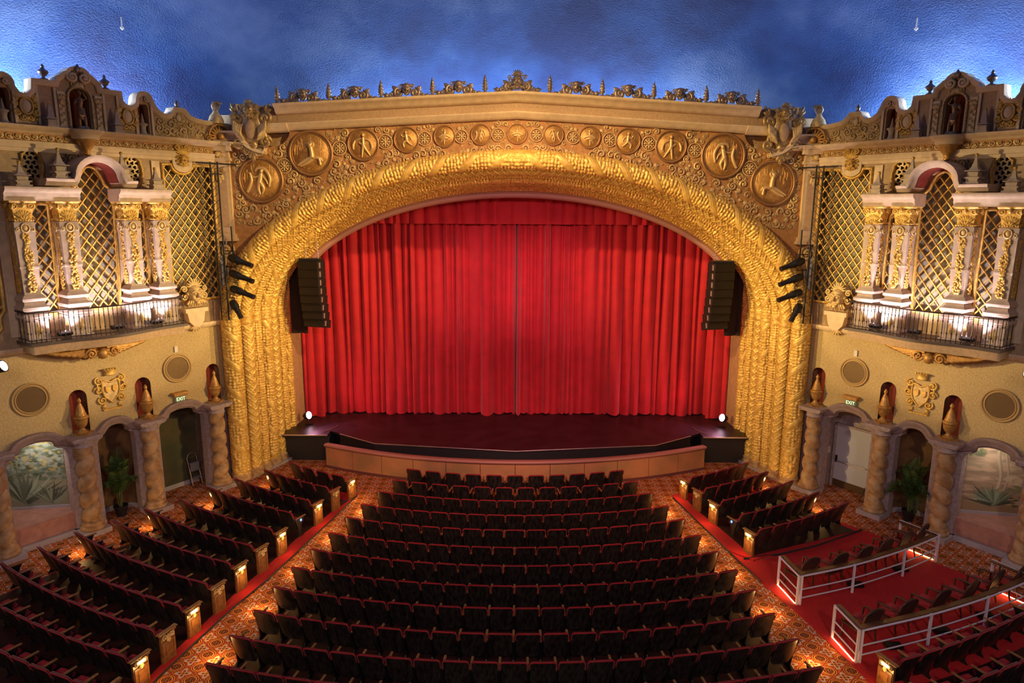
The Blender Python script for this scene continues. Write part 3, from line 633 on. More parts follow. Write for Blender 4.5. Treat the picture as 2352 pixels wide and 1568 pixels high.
for s in (-1, 1):
    b = MB(); b.add(P_prism([(s*10.75, 23.75), (s*10.2, 23.55), (s*8.95, 26.5), (s*9.0, 27.6), (s*11, 27.6)], 0, .12))
    b.v = [(x, z, y) for x, y, z in b.v]; obj('plinth', b, GREY, arch, smooth=0)
# ------------------------------------------------------------------ medallions and rosettes
def relief(mb, limbs, P):
    for pts, rs in limbs:
        n = len(pts); out = []; ro = []
        for i in range(n-1):
            p0, p1, p2, p3 = pts[max(i-1, 0)], pts[i], pts[i+1], pts[min(i+2, n-1)]
            for j in range(5):
                q = j/5; f = lambda k: .5*(2*p1[k]+(-p0[k]+p2[k])*q+(2*p0[k]-5*p1[k]+4*p2[k]-p3[k])*q*q+(-p0[k]+3*p1[k]-3*p2[k]+p3[k])*q**3)
                out.append((f(0), .06, f(1))); ro.append((rs[i]+(rs[i+1]-rs[i])*q)*1.0)
        out.append((pts[-1][0], .06, pts[-1][1])); ro.append(rs[-1]*1.1); mb.add(P_tube(out, ro, 8), P)
def dancer(kind, fl):
    L_ = []; hd = None
    if kind == 'scarf':      # bending dancer, scarf streaming overhead
        hd = (-.05, .36); L_ = [([(-.02, .28), (.02, .05), (.06, -.08)], [.09, .10, .11]), ([(.06, -.08), (.12, -.36), (.05, -.62)], [.10, .07, .035]), ([(.04, -.1), (-.1, -.34), (-.02, -.6)], [.10, .07, .035]), ([(.02, .2), (.28, .12), (.5, .3)], [.05, .04, .03]), ([(-.04, .2), (-.22, .0), (-.3, -.2)], [.05, .04, .03]), ([(-.34, -.28), (-.4, .1), (-.2, .45), (.1, .5), (.22, .36)], [.05, .07, .07, .07, .04]), ([(.46, .3), (.4, .0), (.5, -.3), (.62, -.52)], [.05, .07, .08, .06])]
    elif kind == 'recline':  # reclining figure with raised arms
        hd = (.02, .34); L_ = [([(.0, .26), (-.04, .02), (-.05, -.2)], [.09, .10, .12]), ([(-.05, -.2), (.25, -.3), (.6, -.52)], [.11, .08, .04]), ([(-.05, -.22), (.2, -.42), (.5, -.56)], [.11, .08, .04]), ([(-.03, .2), (-.14, .4), (.02, .5)], [.05, .04, .03]), ([(.03, .2), (.14, .34), (.06, .48)], [.05, .04, .03]), ([(-.1, -.2), (-.35, -.22), (-.4, -.5)], [.08, .07, .06]), ([(-.4, -.2), (-.5, -.35)], [.06, .05])]
    elif kind == 'stride':
        hd = (.0, .55); L_ = [([(.0, .42), (.0, .15), (.0, -.05)], [.09, .10, .11]), ([(0, -.05), (-.2, -.35), (-.42, -.66)], [.10, .07, .04]), ([(0, -.05), (.06, -.4), (.1, -.75)], [.10, .07, .04]), ([(-.02, .35), (-.25, .3), (-.45, .15)], [.05, .04, .03]), ([(.02, .35), (.28, .32), (.5, .22)], [.05, .04, .03]), ([(-.45, .15), (-.55, -.15), (-.45, -.3)], [.05, .09, .05]), ([(.5, .22), (.62, -.05), (.6, -.3)], [.05, .09, .05]), ([(-.2, .12), (.0, .0), (.25, .1)], [.05, .08, .05])]
    elif kind == 'run':
        hd = (.06, .52); L_ = [([(.04, .4), (.0, .12), (-.02, -.05)], [.10, .12, .12]), ([(0, -.05), (.25, -.25), (.2, -.55)], [.11, .08, .05]), ([(0, -.05), (-.2, -.25), (-.42, -.42)], [.11, .08, .05]), ([(.04, .32), (.28, .2), (.4, .38)], [.06, .05, .04]), ([(0, .32), (-.28, .22), (-.4, -.02)], [.06, .05, .04])]
    else:                    # ballet dancer with skirt
        hd = (.0, .5); L_ = [([(.0, .4), (.0, .12)], [.09, .11]), ([(-.5, -.05), (-.2, .08), (0, .1), (.25, .05), (.5, -.1)], [.08, .14, .16, .14, .08]), ([(-.35, -.18), (0, -.12), (.35, -.2)], [.06, .14, .06]), ([(0, -.1), (.05, -.4), (.02, -.72)], [.08, .06, .035]), ([(0, -.1), (.22, -.34), (.36, -.5)], [.08, .06, .03]), ([(0, .34), (.24, .5), (.1, .68)], [.05, .04, .03]), ([(0, .34), (-.26, .3), (-.42, .44)], [.05, .04, .03])]
    return [([(fl*x, z) for x, z in p], r) for p, r in L_], (hd[0]*fl, hd[1])
MK = ['scarf', 'recline', 'stride', 'run', 'ballet', 'scarf', 'ballet']
DESC = {'scarf': 'dancer bending under a streaming scarf', 'recline': 'reclining figure with raised arms', 'stride': 'striding dancer spreading a cloth', 'run': 'running dancer', 'ballet': 'ballet dancer in a full skirt'}
NEAR = {-1: 'toward the stepladder-side wall', 1: 'toward the white-door-side wall'}
SZ = ['very large lowest', 'very large', 'mid-size', 'medium-small', 'small', 'smallest', 'crown']
for i, (x, z, r) in enumerate(MED):
    for s in ((-1, 1) if x else (1,)):
        kd = MK[i]
        if s > 0 and i < 2: kd = MK[1-i]
        lab = 'round medallion, %s, at the crown of the arch' % DESC[kd] if not x else '%s round medallion, %s, %s' % (SZ[i], DESC[kd], NEAR[s])
        t = thing('relief_medallion', lab, 'medallion', (s*x, 24.5, z-r), 'round relief medallions over the arch')
        P = PLC(s*x, .02, z, r)
        b = MB(); b.add(([(.93*math.cos(a)*q, wv, .93*math.sin(a)*q) for q, wv in ((1, .02), (.99, .045), (0.001, .03)) for a in [2*PI*k/32 for k in range(32)]], [(j*32+k, j*32+(k+1) % 32, (j+1)*32+(k+1) % 32, (j+1)*32+k) for j in range(2) for k in range(32)]), P); obj('disc', b, BRONZE, t, mapP, smooth=180)
        b = MB(); b.add(P_tube([(.94*math.cos(a), .05, .94*math.sin(a)) for a in [2*PI*k/36 for k in range(36)]], .065, 6, True), P); b.add(P_tube([(.84*math.cos(a), .05, .84*math.sin(a)) for a in [2*PI*k/36 for k in range(36)]], .025, 5, True), P); obj('rim', b, mat('medal_rim', (.44, .24, .10), .38, .45), t, mapP)
        L_, hd = dancer(kd, s if i < 6 else 1); b = MB(); relief(b, L_, P); b.add(P_ell((hd[0], .09, hd[1]), (.085, .09, .105), 8, 6), P); b.add(P_ell((hd[0]-.03*s, .08, hd[1]+.05), (.09, .08, .07), 7, 5), P); obj('dancer_relief', b, mat('relief_gold', (.80, .55, .24), .36, .35), t, mapP)
        if i < 4:
            b = MB(); rr_ = random.Random(i)
            for k in range(34 if i < 2 else 14):
                a = rr_.uniform(-.75, .75); top_ = math.sqrt(max(0, .76**2-a*a)); z0 = rr_.uniform(-.1, top_*.6); z1 = min(top_, z0+rr_.uniform(.1, .4))
                if z1 > z0+.06: b.add(P_tube([(a, .04, z0), (a+rr_.uniform(-.02, .02), .045, z1)], .011, 4), P)
            for k in range(10): b.add(P_ell((rr_.uniform(-.45, .45), .04, rr_.uniform(-.72, -.6)), (.04, .03, .025), 5, 3), P)
            obj('reed_relief', b, BRONZE, t, mapP)['kind'] = 'stuff'
for i, (x, z, r) in enumerate(ROS):
    for s in (-1, 1):
        t = thing('flower_rosette', 'small eight-petal rosette ring, %s from the arch crown, %s half' % (('sixth', 'fifth', 'fourth', 'third', 'second', 'first')[i], 'stepladder-side' if s < 0 else 'white-door-side'), 'rosette', (s*x, 24.5, z-r), 'flower rosettes over the arch')
        P = PLC(s*x, .02, z, r)
        b = MB(); b.add(P_tube([(.92*math.cos(a), .06, .92*math.sin(a)) for a in [2*PI*k/24 for k in range(24)]], .085, 6, True), P); obj('ring', b, GOLDP, t, mapP)
        b = MB()
        for k in range(8): leaf(b, .12*math.cos(k*PI/4), .12*math.sin(k*PI/4), k*PI/4, .68, .34, .05, .1, 1); b.add(P_ell((.66*math.cos(k*PI/4+.39), .08, .66*math.sin(k*PI/4+.39)), (.1, .1, .1), 6, 4))
        b.add(P_ell((0, .14, 0), (.17, .14, .17), 8, 5)); c = MB(); c.add((b.v, b.f), P); obj('petals', c, GOLDP, t, mapP)
# ------------------------------------------------------------------ crest over the cornice
def ctop(x): return 13.08+.86-.0553*abs(x)
def spire(x):
    V = []; F = []; n = 16; z0 = ctop(x); m = 54
    for j in range(m+1):
        t_ = j/m; r = .098*(math.sin(PI*min(1, .30+t_*.5))**.9)*(1-t_**1.6)**.7+.004
        for i in range(n):
            a = 2*PI*i/n; q = r*(.86+.2*abs(math.sin(a/2*1+t_*16))); V.append((x+q*math.cos(a), 24.35+q*math.sin(a), z0+.12+.5*t_))
    F = [(j*n+i, j*n+(i+1) % n, (j+1)*n+(i+1) % n, (j+1)*n+i) for j in range(m) for i in range(n)]
    return V, F
for x in (1.1, 2.88, 4.63, 6.41, 8.17):
    for s in (-1, 1):
        t = thing('twisted_spire', 'small twisted spire on the cornice, %s from its peak, %s half' % ({1.1: 'first', 2.88: 'second', 4.63: 'third', 6.41: 'fourth', 8.17: 'fifth'}[x], 'stepladder-side' if s < 0 else 'white-door-side'), 'finial', (s*x, 24.35, ctop(x)), 'twisted spires on the cornice')
        b = MB(); b.add(spire(s*x)); obj('twisted_cone', b, SILV, t, smooth=60)
        b = MB(); z0 = ctop(x); b.add(P_frust(.1, .1, z0-.04, .1, .1, z0+.05, s*x, 24.35)); b.add(P_lathe([(.09, z0+.05), (.05, z0+.08), (.045, z0+.11), (.07, z0+.13), (.05, z0+.16)], 10, s*x, 24.35)); obj('foot', b, SILV, t)
for x in (0, 2.0, 3.76, 5.52, 7.29):
    for s in ((-1, 1) if x else (1,)):
        k = .40 if x else .50; z0 = ctop(x)
        t = thing('mask_crest', 'open-mouthed mask between scrolls on the cornice, %s from the peak mask, %s half' % ({2.0: 'first', 3.76: 'second', 5.52: 'third', 7.29: 'fourth'}[x], 'stepladder-side' if s < 0 else 'white-door-side') if x else 'tall bearded gilt mask with plumed crown at the peak of the cornice', 'ornament', (s*x, 24.3, z0), 'theatre masks on the cornice' if x else None)
        b = MB(); face(b, PLC(s*x, .12, z0+.25+.06*(not x), k, 0, 1), not x, not x, bool(x))
        if x: b.add(P_ell((s*x, .14, z0+.36), (.15, .16, .12), 12, 7))
        obj('mask', b, SILV, t, mapP)
        b = MB()
        for fl in (-1, 1):
            scroll(b, s*x+fl*.28, z0+.17, .16, 1.5, -fl, PI/2, .1, .5, 22, 7); scroll(b, s*x+fl*.52, z0+.10, .11, 1.3, fl, PI/2, .1, .5, 18, 6); b.add(P_ell((s*x+fl*.68, .16, z0+.07), (.08, .08, .07), 8, 6)); leaf(b, s*x+fl*.62, z0+.05, .3 if fl > 0 else PI-.3, .22, .13, .1); leaf(b, s*x+fl*.36, z0+.26, PI/2-fl*.8, .2, .13, .1)
        b.add(P_box(s*x-.78, s*x+.78, .0, .18, z0-.08, z0+.03)); obj('scroll_base', b, SILV, t, mapP)
# big winged cartouches at the ends of the cornice
for s in (-1, 1):
    x = s*9.07
    t = thing('mask_cartouche', 'large gilt cartouche with bearded mask and wings at the cornice end ' + NEAR[s], 'ornament', (x, 24.2, 11.75))
    OG = mat('old_gold', (.58, .40, .18), .38, .4, col2=(.34, .22, .09), vscale=10)
    b = MB(); face(b, PLC(x, .34, 13.26, .46), True, True); obj('bearded_mask', b, OG, t, mapP)
    b = MB(); b.add(P_ell((x, .12, 12.75), (.42, .26, .72), 16, 10)); b.add(P_ell((x, .12, 12.15), (.2, .2, .4), 12, 8)); obj('swelling_back', b, OG, t, mapP)
    b = MB(); b.add(P_ell((x, .36, 12.66), (.17, .1, .32), 14, 8)); obj('pale_shield', b, TAN, t, mapP)
    for fl in (-1, 1):
        b = MB()
        for k in range(5): b.add(P_tube([(x+fl*(.22+.05*k), .3, 12.30+.02*k), (x+fl*(.34+.045*k), .36, 12.5+.04*k), (x+fl*(.30+.06*k), .32, 12.72+.05*k)], [.035, .065, .03], 6), lambda a, c, e: (a, c+.08, e))
        obj('wing', b, GOLDP, t, mapP)
    b = MB()
    for fl in (-1, 1):
        scroll(b, x+fl*.48, 13.02, .2, 1.6, -fl, PI/2, .22, .48, 22, 7); scroll(b, x+fl*.46, 12.24, .2, 1.5, fl, 0, .2, .48, 22, 7); leaf(b, x+fl*.4, 12.85, PI/2-fl*1.2, .34, .2, .25); leaf(b, x+fl*.5, 13.2, PI/2-fl*.5, .4, .18, .2); scroll(b, x+fl*.2, 11.95, .15, 1.4, -fl, .5, .2, .5, 18, 7)
        b.add(P_tube([(x+fl*.5, .2, 12.9), (x+fl*.42, .28, 12.6), (x+fl*.52, .24, 12.3)], [.07, .09, .06], 6))
    leaf(b, x, 12.0, -PI/2, .45, .26, .2); obj('scroll_frame', b, mat('old_gold', (1, 1, 1)), t, mapP)
# ------------------------------------------------------------------ side wall ornaments and fittings
def lathe_thing(name, label, cat, s, u, wv, z, prof, m, group=None, n=14):
    x, y, _ = wloc(WM[s], u, wv, z); b = MB(); b.add(P_lathe([(r, z+h) for r, h in prof], n, x, y)); return tag(obj(name, b, m, smooth=40), label, cat, group)
def garland(b, u, wv, z0, z1, wd, seed, axis=0):
    rr_ = random.Random(seed); z = z1
    while z > z0:
        t_ = (z-z0)/(z1-z0); ww = wd*(.35+.65*abs(math.sin(t_*7+.6)))
        for _ in range(5):
            o = rr_.uniform(-ww, ww); c = (u+o, wv+.02, z) if axis == 0 else (u, wv+o, z); k = rr_.uniform(.022, .042)
            b.add(P_ell(c, (k, k, k*1.2), 5, 4))
        z -= .045
HP = [(0, 0), (.02, .05), (.07, .09), (.05, .12), (.13, .17), (.145, .22), (.10, .27), (.05, .31), (.05, .36), (.02, .4)]
for s in (-1, 1):
    mp = WM[s]; SD = SIDE[s]
    # twisted columns with finial urns in the niches
    for i, (u, cw) in enumerate(((.78, .30), (3.18, .30), (5.17, .30), (7.42, .12))):
        which = ('beside the gilded arch', 'between door alcove and palm', 'between palm and mural', 'at the far mural edge')[i]
        cx, cy, _ = wloc(mp, u, cw, 0)
        t = thing('twisted_column', 'twisted stone column %s, %s' % (which, SD), 'column', (cx, cy, 0))
        b = MB(); V = []; n = 32; m = 110; r0 = .26
        for j in range(m+1):
            z = .40+2.46*j/m
            for k in range(n):
                a = 2*PI*k/n; ph = a*1+s*z*2*PI/.52; xx = (ph % (2*PI))/PI-1; lob = math.sqrt(max(0, 1-xx*xx)); q = r0*(.54+.52*lob)*(1-.06*j/m)
                V.append((cx+q*math.cos(a), cy+q*math.sin(a), z))
        b.add((V, [(j*n+k, j*n+(k+1) % n, (j+1)*n+(k+1) % n, (j+1)*n+k) for j in range(m) for k in range(n)])); obj('twisted_shaft', b, STONE, t, smooth=180)
        b = MB(); b.add(P_lathe([(.34, .16), (.36, .22), (.33, .27), (.29, .29), (.31, .34), (.29, .38), (.25, .42)], 20, cx, cy)); obj('base', b, STONE, t)
        b = MB(); b.add(P_box(u-.4, u+.4, cw-.34, cw+.36, 0, .16)); obj('plinth', b, GREY, t, mp, smooth=0)
        c1 = MB(); c1.add(P_lathe([(.24, 2.82), (.28, 2.86), (.25, 2.90), (.29, 3.04), (.3, 3.06)], 20, cx, cy)); obj('capital', c1, LILAC, t)
        c2 = MB(); c2.add(P_box(u-.36, u+.36, cw-.3, cw+.32, 3.05, 3.12)); c2.add(P_box(u-.42, u+.42, cw-.3, cw+.38, 3.12, 3.2)); obj('abacus', c2, LILAC, t, mp, smooth=0)
        if i < 3:
            ux, uy, _ = wloc(mp, u-.06, .22, 0); zz = 3.2
            t = thing('urn_finial', 'gilt pointed urn in niche over the column %s, %s' % (which, SD.replace('on the ', '')), 'urn', (ux, uy, zz))
            b = MB(); b.add(P_frust(.2, .2, zz, .2, .2, zz+.06, ux, uy)); b.add(P_lathe([(.16, zz+.06), (.10, zz+.13), (.06, zz+.2), (.12, zz+.26), (.165, zz+.36), (.175, zz+.46), (.19, zz+.5)], 18, ux, uy)); obj('bowl', b, BRONZE, t)
            b = MB(); b.add(P_lathe([(.19, zz+.5), (.205, zz+.53), (.205, zz+.56), (.15, zz+.58), (.16, zz+.62), (.14, zz+.66), (.10, zz+.82), (.055, zz+.94), (.03, zz+.99), (.055, zz+1.03), (.05, zz+1.08), (.012, zz+1.15)], 18, ux, uy)); obj('pointed_lid', b, BRONZE, t)
    # round speaker grilles
    for u, z, r, w_ in ((6.28, 4.53, .50, 'large round bronze grille over the mural'), (1.9, 4.64, .50, 'round bronze grille over the door alcove')):
        t = thing('round_grille', w_+', '+SD, 'grille', wloc(mp, u, 0, z-r)); P = PLC(u, 0, z, r)
        b = MB(); b.add(P_tube([(.95*math.cos(a), .05, .95*math.sin(a)) for a in [2*PI*k/36 for k in range(36)]], .06, 6, True), P); b.add(P_tube([(.80*math.cos(a), .05, .80*math.sin(a)) for a in [2*PI*k/36 for k in range(36)]], .05, 6, True), P); b.add(([(q*math.cos(a), .05, q*math.sin(a)) for q in (.78, .96) for a in [2*PI*k/36 for k in range(36)]], [(k, (k+1) % 36, 36+(k+1) % 36, 36+k) for k in range(36)]), P); obj('ring_frame', b, mat('grille_frame', (.48, .32, .13), .5, .2), t, mp)
        b = MB(); b.add(P_prism([(.8*math.cos(a), .8*math.sin(a)) for a in [2*PI*k/36 for k in range(36)]], 0, .012), P); obj('dark_backing', b, mat('grille_dark', (.05, .03, .018), .8), t, mp, smooth=0)
        b = MB(); stp = .062; k = -.8
        while k < .8:
            h = math.sqrt(max(0, .64-k*k))
            for rot in (PI/4, -PI/4): b.add(P_box(k-.011, k+.011, .03, .05, -h, h), lambda a, c, e, rot=rot: P(a*math.cos(rot)-e*math.sin(rot), c, a*math.sin(rot)+e*math.cos(rot)))
            k += stp
        o = obj('mesh_screen', b, mat('grille_mesh', (.34, .22, .10), .5, .4), t, mp, smooth=0); o['kind'] = 'stuff'
    # crested shield
    t = thing('crested_shield', 'gilt crowned shield crest %s' % SD, 'shield', wloc(mp, 4.1, 0, 3.72)); P = PLC(4.1, 0, 4.36, .66)
    b = MB(); sh_ = [(-.38, .42), (-.30, .50), (-.15, .46), (0, .38), (.15, .46), (.30, .50), (.38, .42), (.40, .0), (.30, -.3), (0, -.62), (-.30, -.3), (-.40, 0)]
    b.add(P_prism(sh_, 0, .09), P); obj('shield_plate', b, GOLDP, t, mp, smooth=0)
    b = MB(); b.add(P_tube([(x, .1, z) for x, z in sh_], .045, 6, True), P); obj('shield_rim', b, GOLD, t, mp)
    b = MB()
    for fl in (-1, 1): b.add(P_prism([(fl*a, z) for a, z in ((.06, .22), (.26, .22), (.27, .0), (.16, -.12), (.06, 0))], .08, .16), P)
    obj('small_arms', b, GOLD, t, mp, smooth=0)
    b = MB(); q = MB()
    for fl in (-1, 1): scroll(q, fl*.5, .5, .2, 1.5, -fl, 1.5, .03, .32, 18, 6); scroll(q, fl*.56, .05, .2, 1.4, fl, 0, .03, .32, 18, 6); scroll(q, fl*.42, -.45, .2, 1.5, -fl, 1, .03, .32, 18, 6); leaf(q, fl*.3, -.68, -PI/2+fl*.6, .3, .16, .03); q.add(P_tube([(fl*.55, .06, .4), (fl*.62, .1, .25), (fl*.55, .06, .1)], .05, 5))
    q.add(P_box(-.42, .42, 0, .12, -.97, -.9)); b.add((q.v, q.f), P); obj('scroll_mantling', b, GOLD, t, mp)
    b = MB(); q = MB(); q.add(P_lathe([(.24, .74), (.26, .78), (.22, .82), (.26, .98), (.3, 1.04), (.24, 1.04), (.2, .9)], 16, 0, .1, .6))
    for k in range(5): q.add(P_ell((-.24+.12*k, .22, 1.04), (.05, .06, .06), 6, 4))
    b.add((q.v, q.f), P); obj('crown', b, GOLD, t, mp)
    # exit sign
    t = thing('exit_sign', 'small lit EXIT sign over the %s' % ('stepladder alcove' if s < 0 else 'white door'), 'sign', wloc(mp, 1.94, .1, 3.46))
    b = MB(); b.add(P_box(1.77, 2.11, .06, .14, 3.5, 3.67)); obj('sign_plate', b, emis('exit_glass', (.12, .13, .06), .5), t, mp, smooth=0)
    b = MB(); b.add(P_box(1.68, 2.2, .0, .24, 3.76, 3.82)); b.add(P_box(1.72, 2.16, .0, .18, 3.69, 3.76)); obj('gilt_hood', b, BRONZE, t, mp, smooth=0)
    fc = bpy.data.curves.new('exit', 'FONT'); fc.body = 'EXIT'; fc.size = .17; fc.extrude = .004; fc.align_x = 'CENTER'; fc.align_y = 'CENTER'
    to = bpy.data.objects.new('tmp', fc); COL.objects.link(to); dg = bpy.context.evaluated_depsgraph_get(); me = bpy.data.meshes.new_from_object(to.evaluated_get(dg)); bpy.data.objects.remove(to)
    vv = [tuple(v.co) for v in me.vertices]; ff = [tuple(p.vertices) for p in me.polygons]; fl = -1 if s < 0 else 1
    b = MB(); b.add(([(1.94+fl*x*.9, .145+z, 3.58+y) for x, y, z in vv], ff)); obj('exit_lettering', b, emis('exit_letters', (.75, .95, .6), 1.1), t, mp, smooth=0)
    # little white wall boxes
    b = MB(); b.add(P_box(1.84, 1.95, 0, .05, 5.2, 5.4)); tag(obj('wall_box', b, mat('box_white', (.75, .70, .6), .5), None, mp, smooth=0), 'little white square box high on the stucco, ' + SD, 'box')
    # lattice grilles
    defs = [('tall gilt lattice grille beside the lighting truss', 0, .155), ('arched gilt lattice grille behind the middle of the balcony', 1, .16), ('narrow gilt lattice strip on the stage end of the balcony', 2, .16), ('narrow gilt lattice strip on the far end of the balcony', 3, .16), ('gilt lattice grille beyond the balcony end', 4, .165)]
    for lab, hi, stp in defs:
        poly = lath_holes()[hi]; t = thing('lattice_grille', lab+', '+SD.replace('on the ', ''), 'grille', wloc(mp, sum(p[0] for p in poly)/len(poly), -.06, min(p[1] for p in poly)))
        if hi == 4: poly = [(min(a, 8.0), b_) for a, b_ in poly]
        kk = 1.12; cx_ = []
        for d_ in (1, -1):
            vals = [(a*kk+d_*z*.86) for a, z in poly]; c0 = min(vals)+stp*.6
            while c0 < max(vals):
                xs = []
                for i in range(len(poly)):
                    (a0, z0), (a1, z1) = poly[i], poly[(i+1) % len(poly)]
                    f0 = a0*kk+d_*z0*.86-c0; f1 = a1*kk+d_*z1*.86-c0
                    if (f0 < 0) != (f1 < 0): q = f0/(f0-f1); xs.append((a0+q*(a1-a0), z0+q*(z1-z0)))
                xs.sort(key=lambda p: p[1])
                for i in range(0, len(xs)-1, 2):
                    (a0, z0), (a1, z1) = xs[i], xs[i+1]
                    if math.hypot(a1-a0, z1-z0) > .12:
                        b = MB(); L_ = math.hypot(a1-a0, z1-z0); tx, tz = (a1-a0)/L_, (z1-z0)/L_; b.add(P_box(0, L_, -.10, -.03+.012*d_, -.014, .014), lambda p, q_, e, a0=a0, z0=z0, tx=tx, tz=tz: (a0+p*tx-e*tz, q_, z0+p*tz+e*tx)); obj('lattice_bar', b, GOLD, t, mp, smooth=0)
                c0 += stp*2
    # quatrefoil screens
    for i, (u, z) in enumerate(QU):
        t = thing('pierced_screen', 'pierced gilt quatrefoil screen %s, %s' % ('beside the obelisk nearest the stage' if i else 'over the far end of the balcony', SD.replace('on the ', '')), 'screen', wloc(mp, u, 0, z-.46))
        b = MB(); b.add(P_mold(quatre(u, z), [(-.03, -.02), (-.03, .05), (0, .07), (.03, .05), (.03, -.02)], True)); obj('screen_frame', b, GOLD, t, mp)
        hs = []; 
        for a in range(-1, 2):
            for e in range(-3, 4):
                hu, hz = u+a*.145+(.0725 if e % 2 else -.0), z+e*.125
                if abs(hu-u) < .19-.02*(abs(e) > 2) and abs(hz-z) < .4: hs.append([(hu+.058*(.55+.5*abs(math.cos(1.5*k*PI/12)))*math.cos(k*PI/12), hz+.058*(.55+.5*abs(math.cos(1.5*k*PI/12)))*math.sin(k*PI/12)) for k in range(24)])
        b = MB(); b.add(P_plate(quatre(u, z), hs, -.02, -.06)); obj('pierced_plate', b, GOLDP, t, mp, smooth=0)
        b = MB(); b.add(P_box(u-.28, u+.28, -.3, -.28, z-.47, z+.47)); obj('dark_backing', b, BLACKP, t, mp, smooth=0)
    # balcony
    bal = thing('organ_balcony', 'bowed balcony with thin iron railing below the gilt lattices, ' + SD, 'balcony', wloc(mp, 4.15, .6, 5.6))
    def bw(u): return 1.0+.30*math.cos(min(1, abs(u-4.17)/1.6)*PI/2)**2
    us = [1.98+i*(6.4-1.98)/40 for i in range(41)]; out = [(u, bw(u)) for u in us]
    def slab(off, z0, z1, m, nm_):
        pts = [(1.98-off, 0)]+[(u+(off if u > 4.2 else -off)*(1 if u in (us[0], us[-1]) else 0), wv+off) for u, wv in out]+[(6.4+off, 0)]; n = len(pts)
        b = MB(); b.add(([(u, wv, z0) for u, wv in pts]+[(u, wv, z1) for u, wv in pts], [tuple(range(n)), tuple(range(2*n-1, n-1, -1))]+[(i, i+n, (i+1) % n+n, (i+1) % n) for i in range(n)])); return obj(nm_, b, m, bal, mp, smooth=20)
    slab(-.05, 5.98, 6.22, TAN, 'slab'); slab(.03, 6.22, 6.3, mat('balcony_edge', (.10, .07, .06), .5), 'slab_edge')
    zr = 7.16; path = [(6.4, .1)]+[(u, wv-.04) for u, wv in out[::-1]]+[(1.98, .1)]
    b = MB(); b.add(P_tube([(u, wv, zr) for u, wv in path], .022, 6)); obj('handrail', b, IRON, bal, mp)
    b = MB(); b.add(P_tube([(u, wv, 6.38) for u, wv in path], .014, 5)); obj('bottom_rail', b, IRON, bal, mp)
    pos = [(6.4, .3), (6.4, .55), (6.4, .8)]+[(2.02+i*(6.38-2.02)/36, None) for i in range(37)]+[(1.98, .3), (1.98, .55), (1.98, .8)]
    for u, wv in pos:
        wv = bw(u)-.04 if wv is None else wv; b = MB(); x, y, _ = wloc(mp, u, wv, 0)
        b.add(P_lathe([(.011, 6.3), (.011, 6.55), (.024, 6.58), (.011, 6.61), (.011, 6.9), (.022, 6.93), (.011, 6.96), (.011, 7.16)], 5, x, y)); obj('baluster', b, IRON, bal, smooth=0)
    b = MB(); P = PLC(4.45, .35, 5.72, 1)
    for fl in (-1, 1):
        for k in range(7): b.add(P_tube([(fl*.15, .18, .1), (fl*(.35+.14*k), .26-.02*k, .02-.14+.035*k), (fl*(.6+.17*k), .12, .12+.02*k)], [.05, .055, .012], 5), P)
        q = MB(); scroll(q, fl*.32, -.02, .16, 1.6, fl, 0, .24, .28); b.add((q.v, q.f), P)
    b.add(P_ell((0, .25, -.05), (.16, .16, .18)), P); q = MB(); fan(q, 0, .05, .3, .22, 7, 190, 350, .2); b.add((q.v, q.f), P)
    obj('acanthus_bracket', b, BRONZE, bal, mp)
    # piers on the balcony
    for i, u in enumerate((6.08, 4.97, 3.2, 2.31)):
        w_ = ('at the far end of the balcony', 'left of' if s < 0 else 'right of', 'right of' if s < 0 else 'left of', 'at the stage end of the balcony')[i]
        w_ = ('at the far end of the balcony', 'on the far side of the arched lattice', 'on the stage side of the arched lattice', 'at the stage end of the balcony')[i]
        t = thing('garlanded_pier', 'lilac pier hung with gilt garlands %s, %s' % (w_, SD.replace('on the ', '')), 'pier', wloc(mp, u, .4, 6.3)); cw = .38
        PM = mat('pier_paint', (.52, .41, .36), .65, var=.1)
        def sq(nm_, m, prof, bev=0):
            b = MB()
            for (h0, z0), (h1, z1) in zip(prof[:-1], prof[1:]): b.add(P_frust(h0, h0, z0, h1, h1, z1, u, cw))
            return obj(nm_, b, m, t, mp, smooth=0)
        ped = sq('pedestal', PM, [(.31, 6.3), (.31, 6.36), (.27, 6.38), (.27, 6.86), (.31, 6.9), (.33, 6.94)])
        b = MB(); b.add(([(u, cw+.27, 6.42), (u+.13, cw+.27, 6.62), (u, cw+.27, 6.82), (u-.13, cw+.27, 6.62), (u, cw+.34, 6.62)], [(0, 1, 4), (1, 2, 4), (2, 3, 4), (3, 0, 4)])); b.add(([(u+.27, cw, 6.42), (u+.27, cw+.13, 6.62), (u+.27, cw, 6.82), (u+.27, cw-.13, 6.62), (u+.34, cw, 6.62)], [(0, 1, 4), (1, 2, 4), (2, 3, 4), (3, 0, 4)])); obj('diamond_boss', b, GOLDP, ped, mp, smooth=0)
        sq('moulded_base', PM, [(.31, 6.94), (.34, 7.0), (.32, 7.07), (.27, 7.11), (.27, 7.16), (.33, 7.2), (.33, 7.27), (.26, 7.34), (.25, 7.42), (.30, 7.46), (.30, 7.52), (.23, 7.62)])
        sh = sq('shaft', PM, [(.20, 7.62), (.225, 8.35), (.24, 8.36), (.24, 8.41), (.225, 8.42), (.24, 9.3)])
        b = MB(); garland(b, u, cw+.235, 7.72, 9.3, .11, i); obj('garland', b, GOLD, sh, mp); b = MB(); garland(b, u+.235, cw, 7.72, 9.3, .11, i+9, 1); obj('garland', b, GOLD, sh, mp)
        sq('block', PM, [(.25, 9.3), (.25, 9.62), (.22, 9.64)])
        b = MB()
